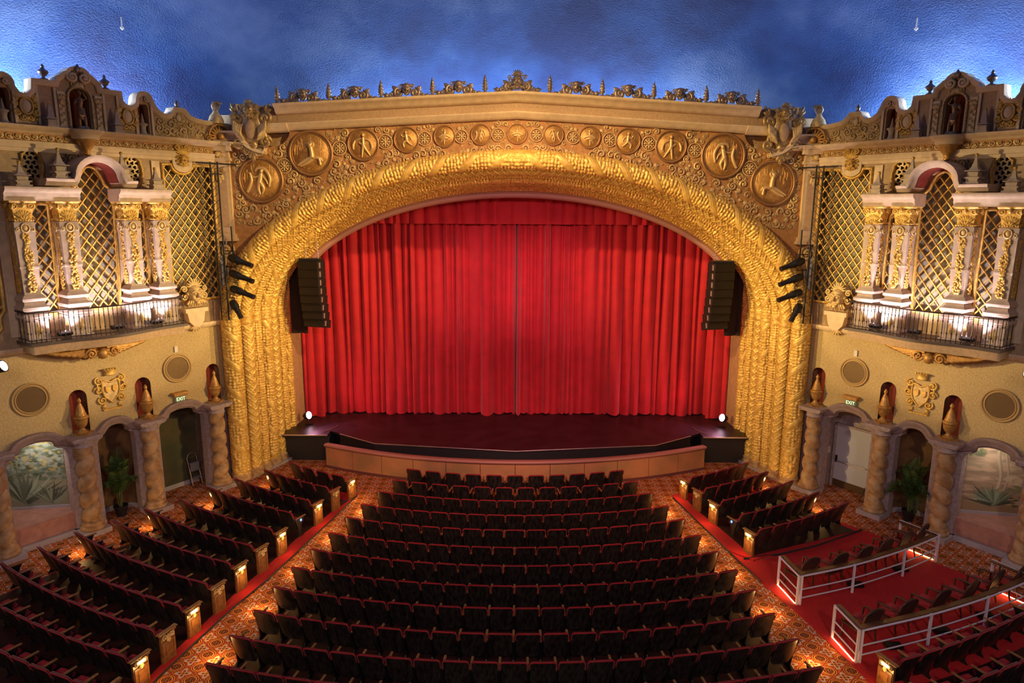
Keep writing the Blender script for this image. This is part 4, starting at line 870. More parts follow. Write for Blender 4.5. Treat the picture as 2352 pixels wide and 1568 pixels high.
        for ax in (0, 1):
            q = MB(); q.add(P_tube([(.1*math.cos(a), .27, 9.47+.12*math.sin(a)) for a in [2*PI*k/14 for k in range(14)]], .025, 5, True)); q.add(P_ell((0, .26, 9.47), (.07, .04, .09), 8, 5)); scroll(q, -.17, 9.42, .07, 1.3, 1, 0, .25, .3); scroll(q, .17, 9.42, .07, 1.3, -1, 3, .25, .3)
            b.add((q.v, q.f), (lambda a, c, e: (u+a, cw+c, e)) if ax == 0 else (lambda a, c, e: (u+c, cw+a, e)))
        obj('oval_badge', b, GOLDP, t, mp)
        b = MB(); q = MB()
        for ax in (0, 1):
            q = MB(); scroll(q, -.2, 10.06, .1, 1.6, 1, PI/2, .24, .32); scroll(q, .2, 10.06, .1, 1.6, -1, PI/2, .24, .32); fan(q, 0, 9.74, .3, .2, 7, 30, 150, .22); fan(q, 0, 9.66, .22, .22, 5, 20, 160, .25); q.add(P_ell((0, .3, 10.08), (.06, .06, .08)))
            for k in range(8): q.add(P_ell((-.22+.063*k, .25, 9.68), (.035, .035, .035), 5, 3))
            b.add((q.v, q.f), (lambda a, c, e: (u+a, cw+c, e)) if ax == 0 else (lambda a, c, e: (u+c, cw+a, e)))
        b.add(P_frust(.2, .2, 9.62, .26, .26, 10.1, u, cw)); b.add(P_frust(.31, .31, 10.14, .33, .33, 10.2, u, cw)); obj('gilt_capital', b, GOLD, t, mp)
    # entablature blocks and arched pediment over the piers
    b = MB()
    EP = [(0, 0), (0, .66), (.08, .66), (.1, .70), (.2, .70), (.24, .76), (.28, .82), (.35, .84), (.38, .84), (.38, 0)]
    for u0, u1 in ((4.62, 6.5), (1.96, 3.55)): b.add(P_mold([(u0, 10.2), (u1, 10.2)], EP))
    PT = [(5.5, 10.62), (4.72, 10.62), (4.66, 10.66), (4.6, 10.76)]+arc(4.05, 10.9, .5, .42, 0, 180, 14)+[(3.5, 10.76), (3.44, 10.66), (3.38, 10.62), (3.02, 10.62)]
    PT = PT[::-1]
    b.add(P_mold(PT, [(0, 0), (0, .72), (.03, .76), (.1, .8), (.13, .86), (.2, .88), (.2, 0)]))
    ap = tag(obj('arched_pediment', b, mat('pediment_plaster', (.55, .42, .31), .7, var=.1), None, mp), 'scrolled arch pediment over the balcony piers, ' + SD, 'pediment'); b = MB(); b.add(P_mold(PT[3:-3], [(-.012, .02), (-.012, .69), (0, .69), (0, .02)])); obj('red_soffit', b, NICHE, ap, mp)
    # obelisks
    for i, (u, z, k) in enumerate(((6.0, 10.58, .62), (5.02, 10.82, .78), (3.3, 10.82, .78), (2.32, 10.58, .62))):
        w_ = ('outermost far', 'inner far', 'inner stage-end', 'outermost stage-end')[i]
        x, y, _ = wloc(mp, u, .55, z); t = thing('obelisk_finial', '%s obelisk finial with gilt ball above the balcony piers, %s' % (w_, SD.replace('on the ', '')), 'finial', (x, y, z))
        b = MB(); c = (u, .55)
        for h0, z0, h1, z1 in ((.2, 0, .2, .08), (.15, .08, .15, .2), (.19, .2, .2, .26), (.13, .26, .14, .44), (.2, .46, .19, .5), (.13, .5, .075, .62), (.075, .62, .042, .8), (.042, .8, .02, 1.0)): b.add(P_frust(h0*1.0, h0, z+z0*k, h1, h1, z+z1*k, *c))
        obj('stepped_spike', b, mat('obelisk_stone', (.50, .40, .30), .7, var=.12), t, mp, smooth=0)
        b = MB(); b.add(P_ell((u, .55, z+1.04*k), (.05, .05, .05), 10, 8)); obj('ball', b, GOLD, t, mp)
    # small gilt relief between quatrefoils, over the pediment, console under the statue
    b = MB()
    for fl in (-1, 1): scroll(b, 4.08+fl*.35, 11.45, .16, 1.6, fl, 0, .02, .28); scroll(b, 4.08+fl*.66, 11.4, .14, 1.5, -fl, 0, .02, .28); scroll(b, 4.08+fl*.85, 11.15, .12, 1.4, fl, 0, .02, .28); leaf(b, 4.08+fl*.2, 11.3, -PI/2+fl*.9, .3, .16, .02)
    fan(b, 4.08, 11.42, .26, .04, 7, 10, 170, .2); tag(obj('scroll_relief', b, GOLDP, None, mp), 'gilt scroll and shell relief under the statue bracket, ' + SD, 'ornament')
    x, y, _ = wloc(mp, 4.1, .22, 0); t = thing('statue_bracket', 'fluted bracket shelf carrying the niche statue, ' + SD, 'bracket', (x, y, 11.5))
    b = MB(); b.add(P_lathe([(.06, 11.52), (.1, 11.58), (.07, 11.62), (.12, 11.7), (.22, 11.84), (.3, 11.98)], 16, x, y)); obj('fluted_console', b, BRONZE, t)
    b = MB(); b.add(P_lathe([(.32, 11.98), (.36, 12.02), (.36, 12.08), (.46, 12.14), (.5, 12.2), (.5, 12.24)], 24, x, y)); obj('shelf', b, CREAM, t)
    # statue
    zs = 12.24; x, y, _ = wloc(mp, 4.1, .12, 0); t = thing('niche_statue', 'bronze statue of a draped figure in the red niche, ' + SD, 'statue', (x, y, zs))
    b = MB(); U = 4.1; k = .98/1.8; W0 = .1; g_ = lambda *p: [(U+a*k, W0+c*k, zs+.1+e*k) for a, c, e in p]
    b.add(P_tube(g_((.10, 0, 0), (.11, .02, .45), (.08, 0, .9)), [.06*k*1.4, .075*k*1.2, .11*k*1.1], 8)); b.add(P_tube(g_((-.16, .12, 0), (-.13, .14, .45), (-.07, .02, .9)), [.06*k*1.4, .075*k*1.2, .11*k*1.1], 8))
    b.add(P_tube(g_((0, .0, .82), (.02, .0, 1.05), (.0, .0, 1.3), (0, 0, 1.46), (0, .01, 1.56)), [.17*k, .145*k, .18*k, .15*k, .06*k], 10)); b.add(P_tube(g_((0, .01, 1.5), (0, .03, 1.62)), [.06*k, .06*k], 8))
    b.add(P_ell(g_((0, .04, 1.72))[0], (.10*k, .12*k, .14*k), 12, 8)); b.add(P_ell(g_((0, -.01, 1.76))[0], (.12*k, .13*k, .13*k), 10, 7)); b.add(P_ell(g_((0, .16, 1.70))[0], (.02*k, .03*k, .03*k), 6, 4))
    b.add(P_tube(g_((.17, 0, 1.42), (.28, .02, 1.16), (.22, .16, .98)), [.06*k, .05*k, .035*k], 8)); b.add(P_tube(g_((-.17, 0, 1.42), (-.32, .08, 1.5), (-.14, .12, 1.78)), [.06*k, .05*k, .035*k], 8))
    for q in range(5): b.add(P_tube(g_((-.14+.07*q, .1, 1.0-.05*q), (-.1+.06*q, .15, .6), (-.12+.06*q, .12, .25+.05*q)), [.05*k, .06*k, .03*k], 6))
    o = obj('figure', b, mat('statue_bronze', (.40, .24, .11), .36, .55, col2=(.25, .13, .07), vscale=10), t, mp, smooth=180)
    md = o.modifiers.new('join', 'REMESH'); md.mode = 'VOXEL'; md.voxel_size = .014; md.use_smooth_shade = True
    b = MB(); b.add(P_frust(.2, .16, zs, .17, .13, zs+.05, U, W0)); b.add(P_frust(.16, .14, zs+.05, .12, .12, zs+.12, U, W0)); obj('rock_base', b, SILV, t, mp, smooth=0)
    # rope frame, foliage pilasters of the niche
    q = niche_pts(4.1, 12.28, 13.46, .64); b = MB(); pts = []
    for i in range(len(q)-1):
        n_ = max(1, int(math.hypot(q[i+1][0]-q[i][0], q[i+1][1]-q[i][1])/.05))
        pts += [(q[i][0]+(q[i+1][0]-q[i][0])*j/n_, q[i][1]+(q[i+1][1]-q[i][1])*j/n_) for j in range(n_)]
    for a, z in pts: b.add(P_ell((a, .13, z), (.042, .045, .036), 6, 4))
    fan(b, 4.1, 13.46, .16, .14, 7, 0, 180, .25); scroll(b, 3.96, 13.5, .08, 1.3, 1, 0, .12, .3); scroll(b, 4.24, 13.5, .08, 1.3, -1, 3, .12, .3); tag(obj('rope_frame', b, GOLDP, None, mp), 'gilt rope moulding round the statue niche, ' + SD, 'moulding')
    for i, fl in enumerate((-1, 1)):
        c = 4.1+fl*.5; t = thing('foliage_pilaster', 'small pale pilaster carved with foliage on the %s side of the statue niche, %s' % (('stage', 'far')[i], SD.replace('on the ', '')), 'pilaster', wloc(mp, c, .1, 12.25))
        b = MB(); b.add(P_box(c-.1, c+.1, .1, .15, 12.25, 12.34)); b.add(P_box(c-.07, c+.07, .1, .14, 12.34, 13.2)); b.add(P_box(c-.1, c+.1, .1, .17, 13.2, 13.27)); obj('strip', b, CREAM, t, mp, smooth=0)
        b = MB()
        for k in range(6): scroll(b, c+.035*(-1)**k, 12.42+k*.09, .05, 1.3, (-1)**k, 0, .14, .3, 10)
        leaf(b, c, 12.9, PI/2, .2, .12, .14); fan(b, c, 13.08, .13, .15, 5, 10, 170, .3); scroll(b, c-.08, 13.17, .05, 1.3, 1, 1, .15, .3, 10); scroll(b, c+.08, 13.17, .05, 1.3, -1, 2, .15, .3, 10); obj('carved_foliage', b, GOLDP, t, mp)
    # gilt cartouches, scroll panel, shell, urns
    cartouche(mp, 2.78, 12.76, .82, 'gilt cartouche with pale oval on the stage side of the statue niche, ' + SD.replace('on the ', ''), .1)
    cartouche(mp, 5.5, 12.76, .82, 'gilt cartouche with pale oval on the far side of the statue niche, ' + SD.replace('on the ', ''), .1)
    def inpan(u, z, R): 
        zt = np.interp(u, [p[0] for p in PAR], [p[1] for p in PAR]); return .3+R < u < 1.98-R and 12.27+R < z < zt-.13-R and (u-1.15)**2+(z-12.9)**2 > (R+.18)**2
    b = MB(); scroll_fill(b, inpan, (.3, 2, 12.25, 13.1), (.14, .1, .07, .05), 1500, .1, 5+s, .32); obj('scrollwork', b, GOLDP, bpy.data.objects['wall_left' if s < 0 else 'wall_right'], mp)
    cartouche(mp, 1.15, 12.9, .46, 'tiny oval cartouche amid the parapet scrollwork, ' + SD, .12, GOLDP)
    t = thing('shell_ornament', 'gilt scallop shell set above the lighting truss, ' + SD, 'ornament', wloc(mp, -.2, .2, 12.26)); b = MB(); fan(b, -.2, 12.4, .42, .2, 11, -10, 190, .13); b.add(P_tube([(-.2+.4*math.cos(a), .24, 12.42+.4*math.sin(a)) for a in [PI*k/16 for k in range(17)]], .04, 6)); b.add(P_ell((-.2, .3, 12.42), (.14, .12, .12)))
    for fl in (-1, 1): scroll(b, -.2+fl*.42, 12.36, .12, 1.5, fl, 0, .2, .3)
    obj('scallop', b, BRONZE, t, mp)
    x, y, _ = wloc(mp, -.18, .1, 0); t = thing('plume_finial', 'silvery curled plume finial on domed foot beside the arch, ' + SD, 'finial', (x, y, 12.85))
    b = MB(); b.add(P_lathe([(.24, 12.85), (.25, 12.95), (.2, 13.1), (.1, 13.22), (.07, 13.3)], 16, x, y)); obj('domed_foot', b, GOLDP, t)
    b = MB()
    for k in range(-2, 3): b.add(P_tube([(-.18+.03*k, .1, 13.28), (-.18+.06*k, .12, 13.42), (-.2+.05*k, .16, 13.54), (-.26+.04*k, .2, 13.56), (-.28+.04*k, .2, 13.5)], [.03, .045, .045, .035, .02], 6))
    obj('plume', b, SILV, t, mp)
    UP = [(.12, 0), (.12, .03), (.04, .07), (.04, .1), (.11, .16), (.14, .22), (.13, .25), (.07, .29), (.035, .34), (.05, .37), (.012, .43)]
    lathe_thing('parapet_urn', 'lidded urn on the parapet step at the stage side of the statue gable, ' + SD.replace('on the ', ''), 'urn', s, 3.32, .05, 13.49, UP, SILV)
    lathe_thing('parapet_urn', 'lidded urn on the parapet step at the far side of the statue gable, ' + SD.replace('on the ', ''), 'urn', s, 4.95, .05, 13.53, UP, SILV)
    lathe_thing('small_finial', 'little knob finial on the low parapet pedestal, ' + SD, 'finial', s, 1.15, .05, 13.22, [(.1, 0), (.1, .03), (.05, .06), (.07, .12), (.06, .17), (.03, .2), (.02, .25)], SILV)
    b = MB(); leaf(b, 4.1, 13.84, PI/2, .26, .16, .18); scroll(b, 4.0, 13.86, .07, 1.3, 1, 0, .16, .3); scroll(b, 4.2, 13.86, .07, 1.3, -1, 3, .16, .3); tag(obj('gable_crest', b, SILV, None, mp), 'small leaf crest topping the statue gable, ' + SD, 'ornament')
    for i, u in enumerate((2.28, 6.02)):
        x, y, _ = wloc(mp, u, .0, 0); b = MB(); z = 12.25; b.add(P_lathe([(.15, z), (.15, z+.05), (.1, z+.09), (.08, z+.2), (.1, z+.3), (.15, z+.34), (.15, z+.37), (.06, z+.4), (.05, z+.44), (.01, z+.68)], 12, x, y)); tag(obj('niche_spike', b, mat('obelisk_stone', (1, 1, 1))), 'stone spike finial in the %s slot niche of the parapet, %s' % (('stage-end', 'far')[i], SD.replace('on the ', '')), 'finial')
    for i, u in enumerate((3.18, 4.98)):
        t = thing('parapet_obelisk', 'small obelisk against the parapet, %s of the niche, %s' % (('stage side', 'far side')[i], SD.replace('on the ', '')), 'finial', wloc(mp, u, .27, 12.25)); b = MB(); z = 12.25
        for h0, z0, h1, z1 in ((.14, 0, .14, .05), (.11, .05, .11, .2), (.14, .22, .13, .26), (.09, .26, .03, .62)): b.add(P_frust(h0, h0*.9, z+z0, h1, h1*.9, z+z1, u, .27))
        obj('stepped_spike', b, mat('obelisk_stone', (1, 1, 1)), t, mp, smooth=0); b = MB(); b.add(P_ell((u, .27, z+.65), (.035, .035, .035))); obj('ball', b, GOLD, t, mp)
    # masks on the wall
    t = thing('mask_plaque', 'gilt mask plaque hanging over the tall lattice grille, ' + SD, 'ornament', wloc(mp, 1.14, .1, 11.3)); b = MB(); face(b, PLC(1.14, .1, 11.55, .34), True, False); fan(b, 1.14, 11.75, .3, .14, 7, 20, 160, .2); scroll(b, .98, 11.95, .1, 1.4, 1, 0, .14, .3); scroll(b, 1.3, 11.95, .1, 1.4, -1, 3, .14, .3); obj('mask', b, GOLD, t, mp); b = MB(); b.add(P_prism(arc(1.14, 11.45, .33, .28, 180, 360, 12)+[(1.47, 11.6), (.81, 11.6)], .02, .1)); obj('half_round_backing', b, CREAM, t, mp, smooth=0)
    t = thing('lion_mask_corbel', 'large pale bearded mask corbel at the stage end of the balcony, ' + SD, 'corbel', wloc(mp, 1.2, .3, 5.9)); b = MB(); face(b, PLC(1.2, .2, 7.1, .68), True, True); obj('mask', b, GOLDP, t, mp); b = MB(); b.add(P_prism([(.86, 6.6), (1.54, 6.6), (1.46, 6.2), (1.3, 6.02), (1.1, 6.02), (.94, 6.2)], 0, .28)); b.add(P_prism([(.8, 6.52), (1.6, 6.52), (1.6, 6.66), (.8, 6.66)], 0, .34)); obj('console', b, CREAM, t, mp, smooth=0); b = MB(); fan(b, 1.2, 6.05, .26, .12, 7, 190, 350, .2); obj('pendant_leaf', b, GOLDP, t, mp)
    # floodlights on the balcony floor
    for i, u in enumerate((5.5, 4.05, 2.86)):
        w_ = ('far', 'middle', 'stage-end')[i]; wv = .84
        t = thing('floodlight', '%s black floodlight on the balcony floor, %s' % (w_, SD.replace('on the ', '')), 'floodlight', wloc(mp, u, wv, 6.3))
        b = MB(); b.add(P_box(-.19, .19, -.05, .05, -.07, .07), lambda a, c, e: (u+a, wv+c*.9-e*.8, 6.46+e*.5+c*.8)); obj('housing', b, BLACK, t, mp, smooth=0, bevel=.015)
        b = MB(); b.add(P_box(u-.1, u+.1, wv-.03, wv+.03, 6.3, 6.33)); b.add(P_box(u-.02, u+.02, wv-.02, wv+.02, 6.33, 6.42)); obj('stand', b, BLACK, t, mp, smooth=0)
        b = MB(); b.add(P_box(-.165, .165, -.062, -.055, -.055, .055), lambda a, c, e: (u+a, wv+c*.9-e*.8+.01, 6.46+e*.5+c*.8+.03)); obj('lamp_glass', b, emis('flood_glass', (1, .9, .95), 6), t, mp, smooth=0)
        light('SPOT', 'flood_beam', wl(s, u, wv+.12, 6.52), 420, (1, .80, .84), wl(s, u, .1, 8.6), .08, 125, .9)
    # lighting truss with profile spots
    tr = thing('lighting_truss', 'black vertical ladder truss beside the gilded arch, ' + SD, 'truss', wloc(mp, .25, .5, 6.2))
    for du, dw in ((-.13, 0), (.13, 0), (0, .22)):
        b = MB(); b.add(P_tube([(.25+du, .45+dw, 6.15), (.25+du, .45+dw, 11.55)], .024, 6)); obj('chord', b, BLACK, tr, mp)
    for j in range(22):
        z = 6.25+j*.24; f0 = -1 if j % 2 else 1
        b = MB(); b.add(P_tube([(.25-f0*.13, .45, z), (.25+f0*.13, .45, z+.24)], .011, 4)); b.add(P_tube([(.25+f0*.13, .45, z), (.25, .67, z+.24)], .011, 4)); obj('brace', b, mat('truss_metal', (.20, .15, .10), .4, .6), tr, mp, smooth=0)
    for pa, pb, rp in (((.9, .5, 11.5), (-.75, .5, 11.5), .03), ((.6, .5, 11.15), (.0, .5, 11.15), .022), ((-.12, .62, 6.3), (-.12, .62, 9.4), .024)):
        b = MB(); b.add(P_tube([pa, pb], rp, 6)); obj('pipe', b, BLACK, tr, mp)
    for i in range(4):
        b = MB(); a0 = 6.6+i*.55; b.add(P_tube([(.3, .5, a0+.5), (.45+.05*i, .62, a0), (.2, .7, a0-.25), (.05, .66, a0+.3)], .009, 4)); obj('cable', b, BLACK, tr, mp)
    for i, z in enumerate((8.36, 7.82, 7.28, 6.82)):
        w_ = ('uppermost', 'second from top', 'third from top', 'lowest, steeply tilted')[i]
        t = thing('profile_spotlight', '%s black profile spotlight on the ladder truss, %s' % (w_, SD.replace('on the ', '')), 'spotlight', wloc(mp, .0, .6, z-.2))
        p0 = Vector(wloc(mp, .10, .72, z)); dirv = Vector((-s*.85, -.25, -.28)) if i < 3 else Vector((-s*.45, -.25, -.75)); dirv.normalize(); ln = .95 if i < 3 else .7
        b = MB(); pts = [p0+dirv*ln*q for q in (0, .08, .3, .42, .45, .62, .64, 1)]; b.add(P_tube(pts, [.09, .13, .135, .13, .105, .10, .085, .09], 12)); obj('barrel', b, BLACK, t, smooth=40)
        b = MB(); b.add(P_tube([p0+dirv*.3*ln+Vector((0, 0, .16)), p0+dirv*.3*ln+Vector((0, 0, .28)), Vector(wloc(mp, .1, .5, z+.2))], .018, 5)); b.add(P_tube([p0+dirv*.4+Vector((0, 0, -.1)), p0+dirv*.2+Vector((0, 0, -.24)), p0+Vector((0, 0, -.1))], .012, 4)); obj('yoke', b, BLACK, t, smooth=0)
    # glaring lamps at the balcony end of the wall
    t = thing('wall_flood_lamp', 'glaring lamp head fixed near the balcony end, ' + SD, 'lamp', wloc(mp, 7.15, .9, 5.6)); c = Vector(wloc(mp, 7.14, 1.0, 5.83)); d_ = Vector((-s*.9, .1, .35)).normalized()
    b = MB(); b.add(P_tube([c-d_*.3, c-d_*.2, c, c+d_*.02], [.06, .13, .17, .17], 14)); obj('head', b, BLACK, t); b = MB(); b.add(P_tube([c+d_*.02, c+d_*.03], [.14, .12], 14)); obj('lens', b, emis('lamp_lens', (1, .95, .8), 12), t); b = MB(); b.add(P_tube([c-d_*.2, Vector(wloc(mp, 7.4, .5, 5.95)), Vector(wloc(mp, 7.5, 0, 5.98))], .025, 6)); obj('bracket', b, BLACK, t)
# ------------------------------------------------------------------ alcove contents
def mural(s):
    rr_ = np.random.RandomState(20+s); nu, nv = 220, 190
    a, c = np.meshgrid(np.linspace(0, 1, nu), np.linspace(0, 1, nv)); im = np.zeros((nv, nu, 3))
    def blob(x, y, rx, ry, col, al=.8, soft=2.2):
        d = ((a-x)/rx)**2+((c-y)/ry)**2; m = np.clip(1.3-d, 0, 1)**(1/soft)*al; im[:] = im*(1-m[..., None])+np.array(col)*m[..., None]
    def blade(x, y, ang, l, wd, col):
        dx, dy = math.cos(ang), math.sin(ang); t = ((a-x)*dx+(c-y)*dy)/l; q = np.abs(-(a-x)*dy+(c-y)*dx)
        m = ((t > 0) & (t < 1) & (q < wd*(1-t)**.8))*.95; im[:] = im*(1-m[..., None])+np.array(col)*m[..., None]
    if s < 0:
        im[:] = np.array([.20, .22, .17])*(1-c[..., None])+np.array([.30, .33, .30])*c[..., None]
        for _ in range(40): blob(rr_.rand(), rr_.uniform(.0, .4), rr_.uniform(.05, .2), rr_.uniform(.02, .06), rr_.uniform(.7, 1.3)*np.array([.26, .24, .16]), .6)
        for _ in range(420): blob(rr_.rand(), rr_.uniform(.35, 1), rr_.uniform(.012, .04), rr_.uniform(.01, .03), rr_.choice([.6, 1, 1.4])*np.array([.09, .12, .075]), .75)
        for _ in range(150): blob(rr_.rand(), rr_.uniform(.45, .95), rr_.uniform(.01, .028), rr_.uniform(.006, .018), np.array([.50, .36, .08])*rr_.uniform(.7, 1.2), .7)
        for _ in range(90): blob(rr_.rand(), rr_.uniform(.5, 1), rr_.uniform(.012, .035), rr_.uniform(.008, .025), (.36, .42, .38), .6)
        for _ in range(90): blob(rr_.normal(.82, .05), rr_.uniform(.05, .5), .012, .012, np.array([.55, .36, .07])*rr_.uniform(.6, 1.2), .9)
        for k in range(17): blade(.42, .06, rad(25+130*k/16), rr_.uniform(.3, .48), .028, np.array([.20, .25, .18])*rr_.choice([.35, .6, 1.0, 1.5]))
        for k in range(12): blade(.15, .04, rad(30+120*k/11), rr_.uniform(.2, .3), .022, np.array([.17, .2, .14])*rr_.choice([.35, .6, 1.0, 1.4]))
    else:
        im[:] = np.array([.34, .22, .12])*(1-c[..., None])+np.array([.46, .38, .26])*c[..., None]
        for _ in range(170): blob(rr_.rand(), rr_.uniform(.08, .8), rr_.uniform(.04, .14), rr_.uniform(.008, .03), np.array([.55, .37, .25])*rr_.choice([.55, .8, 1.1, 1.35]), .55)
        for _ in range(60): blob(rr_.normal(.08, .06), rr_.uniform(.72, 1), rr_.uniform(.015, .04), rr_.uniform(.01, .03), np.array([.16, .20, .10])*rr_.uniform(.5, 1.5), .7)
        for _ in range(120): blob(rr_.normal(.62, .16), rr_.uniform(.74, 1), rr_.uniform(.012, .04), rr_.uniform(.01, .025), np.array([.34, .30, .10])*rr_.choice([.5, .9, 1.4]), .65)
        for x, w_, y0 in ((.33, .020, .28), (.40, .013, .3), (.74, .018, .3)):
            for k in range(60):
                blob(x+.025*math.sin(k*.12), y0+k*.0125, w_, .012, (.58, .46, .33), .9); blob(x+.025*math.sin(k*.12)+w_*.6, y0+k*.0125, w_*.4, .012, (.30, .20, .12), .7)
        for x, y in ((.47, .44), (.66, .47), (.56, .40)):
            blob(x, y, .07, .05, (.66, .52, .36), .9); blob(x+.03, y-.02, .035, .03, (.42, .28, .17), .7)
        for _ in range(40): blob(rr_.normal(.58, .08), rr_.uniform(.28, .36), .03, .012, np.array([.20, .22, .10])*rr_.uniform(.6, 1.4), .7)
        for k in range(26): blade(.30, .10, rad(12+156*k/25), rr_.uniform(.16, .32), .024, np.array([.17, .22, .14])*rr_.choice([.35, .7, 1.1, 1.6]))
        for _ in range(90): blob(rr_.normal(.74, .12), rr_.uniform(.06, .22), .022, .014, np.array([.20, .19, .06])*rr_.choice([.4, .8, 1.5]), .8)
    V = [(5.4+2.05*x, -.64-2.0*x, .76+2.6*y) for y in np.linspace(0, 1, nv) for x in np.linspace(0, 1, nu)]
    F = [(j*nu+i, j*nu+i+1, (j+1)*nu+i+1, (j+1)*nu+i) for j in range(nv-1) for i in range(nu-1)]
    return V, F, np.clip(im, 0, 1).reshape(-1, 3)
mm = bpy.data.materials.new('mural_paint'); mm.use_nodes = True; ca = mm.node_tree.nodes.new('ShaderNodeVertexColor'); ca.layer_name = 'paint'
mm.node_tree.links.new(ca.outputs['Color'], mm.node_tree.nodes['Principled BSDF'].inputs['Base Color']); mm.node_tree.nodes['Principled BSDF'].inputs['Roughness'].default_value = .7
for s in (-1, 1):
    mp = WM[s]; V, F, C = mural(s); b = MB(); b.add((V, F))
    o = obj('painted_mural', b, mm, None, mp, smooth=0); ly = o.data.color_attributes.new('paint', 'FLOAT_COLOR', 'POINT')
    ly.data.foreach_set('color', np.concatenate([C, np.ones((len(C), 1))], 1).astype(np.float32).ravel())
    tag(o, 'painted garden mural with yellow blossoms and dark agave in the arched recess' if s < 0 else 'painted garden mural of pale rocks, birch trunks and agave in arched recess', 'mural')
    b = MB(); b.add(P_box(0, 1, -.02, .03, .70, .79), lambda a, c, e: (5.4+2.05*a, -.62-2.0*a+c, e)); obj('mural_skirting', b, GREY, bpy.data.objects['wall_left' if s < 0 else 'wall_right'], mp, smooth=0)
    # light inside the mural recess (hidden strip behind the arch head)
    light('AREA', 'mural_strip', wl(s, 6.2, -.55, 3.05), 15 if s < 0 else 9, (1, .85, .68), wl(s, 6.3, -1.6, 1.2), .5)
    # potted palm
    px_, py_, _ = wloc(mp, 4.08, -.22, 0); t = thing('potted_palm', 'potted fan palm in the brown alcove, ' + SIDE[s], 'plant', (px_, py_, 0))
    b = MB(); b.add(P_lathe([(.14, .0), (.2, .3), (.225, .33), (.225, .37), (.2, .37), (.19, .33)], 16, px_, py_)); obj('pot', b, BLACKP, t)
    b = MB()
    for k in range(5): b.add(P_tube([(px_+.04*math.cos(k*1.3), py_+.04*math.sin(k*1.3), .32), (px_+.07*math.cos(k*1.3), py_+.07*math.sin(k*1.3), .9)], [.022, .016], 6))
    obj('stems', b, mat('palm_stem', (.10, .11, .03), .6), t)
    rr_ = random.Random(40+s)
    for k in range(22):
        az = k*2.4+rr_.uniform(-.2, .2); tall = rr_.uniform(.85, 1.85); reach = rr_.uniform(.5, .95) if tall < 1.4 else rr_.uniform(.2, .5)
        ax_, ay_ = math.cos(az), math.sin(az)
        wd_ = (ax_*NX*(-s) if s > 0 else ax_*NX)+ay_*NY
        if wd_ < -.3: reach *= .4
        pts = []
        for q in range(11):
            v = q/10; rr2 = reach*v**1.1; pts.append(Vector((px_+ax_*rr2, py_+ay_*rr2, .55+tall*(v**.75)*1.05-(.55*v**3)*(reach/.6))))
        b = MB(); b.add(P_tube(pts, [.012*(1-.7*q/10) for q in range(11)], 4))
        for q in range(2, 11):
            for j in range(2):
                v = (q-j*.5)/10; i0 = min(int(v*10), 9); f = v*10-i0; p = pts[i0].lerp(pts[i0+1], f); tg = (pts[i0+1]-pts[i0]).normalized(); sd = tg.cross(Vector((0, 0, 1)));
                if sd.length < .05: sd = Vector((-ay_, ax_, 0))
                sd.normalize()
                for sg in (-1, 1):
                    ln = .31*math.sin(PI*min(1, v*.9+.12))+.05; e = p+(sd*sg*.8+tg*.7).normalized()*ln-Vector((0, 0, .06)); m_ = p.lerp(e, .45)+Vector((0, 0, .02)); n_ = tg*.022
                    b.add(([tuple(p), tuple(m_+n_), tuple(e), tuple(m_-n_)], [(0, 1, 2), (0, 2, 3)]))
        obj('frond', b, LEAF, t, smooth=0)
# white double door on the right, dim painted wall and stepladder on the left
mp = mapR
d = MB(); d.add(P_box(1.0, 2.28, -1.0, -.95, .03, 2.34)); door = struct(obj('door_1', d, mat('door_white', (.55, .55, .62), .5), None, mp, smooth=0))
b = MB(); b.add(P_box(.92, 1.0, -1.0, -.9, 0, 2.42)); b.add(P_box(2.28, 2.36, -1.0, -.9, 0, 2.42)); b.add(P_box(.92, 2.36, -1.0, -.9, 2.34, 2.42)); obj('door_frame', b, LILAC, door, mp, smooth=0)
b = MB(); b.add(P_tube([(1.12, -.86, 1.02), (2.2, -.86, 1.02)], .02, 6)); obj('panic_bar', b, TRIMM, door, mp)
b = MB(); b.add(P_box(1.04, 1.10, -.95, -.9, .95, 1.2)); obj('lock_plate', b, BLACK, door, mp, smooth=0)
b = MB(); b.add(P_box(1.0, 2.28, -.95, -.94, .03, .28)); obj('kick_plate', b, mat('kick_bronze', (.16, .10, .05), .4, .5), door, mp, smooth=0)
b = MB(); b.add(P_box(.86, .93, -.72, -.56, 1.3, 1.55)); tag(obj('wall_dispenser', b, mat('box_white', (1, 1, 1)), None, mp, smooth=0, bevel=.01), 'small white dispenser box on the door alcove cheek', 'dispenser')
t = thing('folded_chair', 'dark folded chair frame leaning behind a twisted column by the white door', 'chair', wloc(mp, 2.55, -.4, 0))
b = MB(); b.add(P_tube([(2.42, -.2, .02), (2.62, -.5, 1.05)], .014, 5)); b.add(P_tube([(2.72, -.2, .02), (2.86, -.5, 1.05)], .014, 5)); obj('legs', b, BLACK, t, mp); b = MB(); b.add(P_tube([(2.62, -.5, 1.05), (2.86, -.5, 1.05)], .014, 5)); b.add(P_tube([(2.5, -.32, .45), (2.78, -.32, .45)], .012, 5)); obj('crossbars', b, BLACK, t, mp)
mp = mapL
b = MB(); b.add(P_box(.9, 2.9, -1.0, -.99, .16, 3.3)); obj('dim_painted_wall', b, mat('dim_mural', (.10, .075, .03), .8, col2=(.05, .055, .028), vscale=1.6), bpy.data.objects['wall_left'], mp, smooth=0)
b = MB(); b.add(P_box(.9, 2.9, -1.0, -.96, 0, .16)); obj('skirting', b, GREY, bpy.data.objects['wall_left'], mp, smooth=0)
t = thing('folded_stepladder', 'folded metal stepladder leaning in the dark alcove', 'stepladder', wloc(mp, 1.2, -.7, 0))
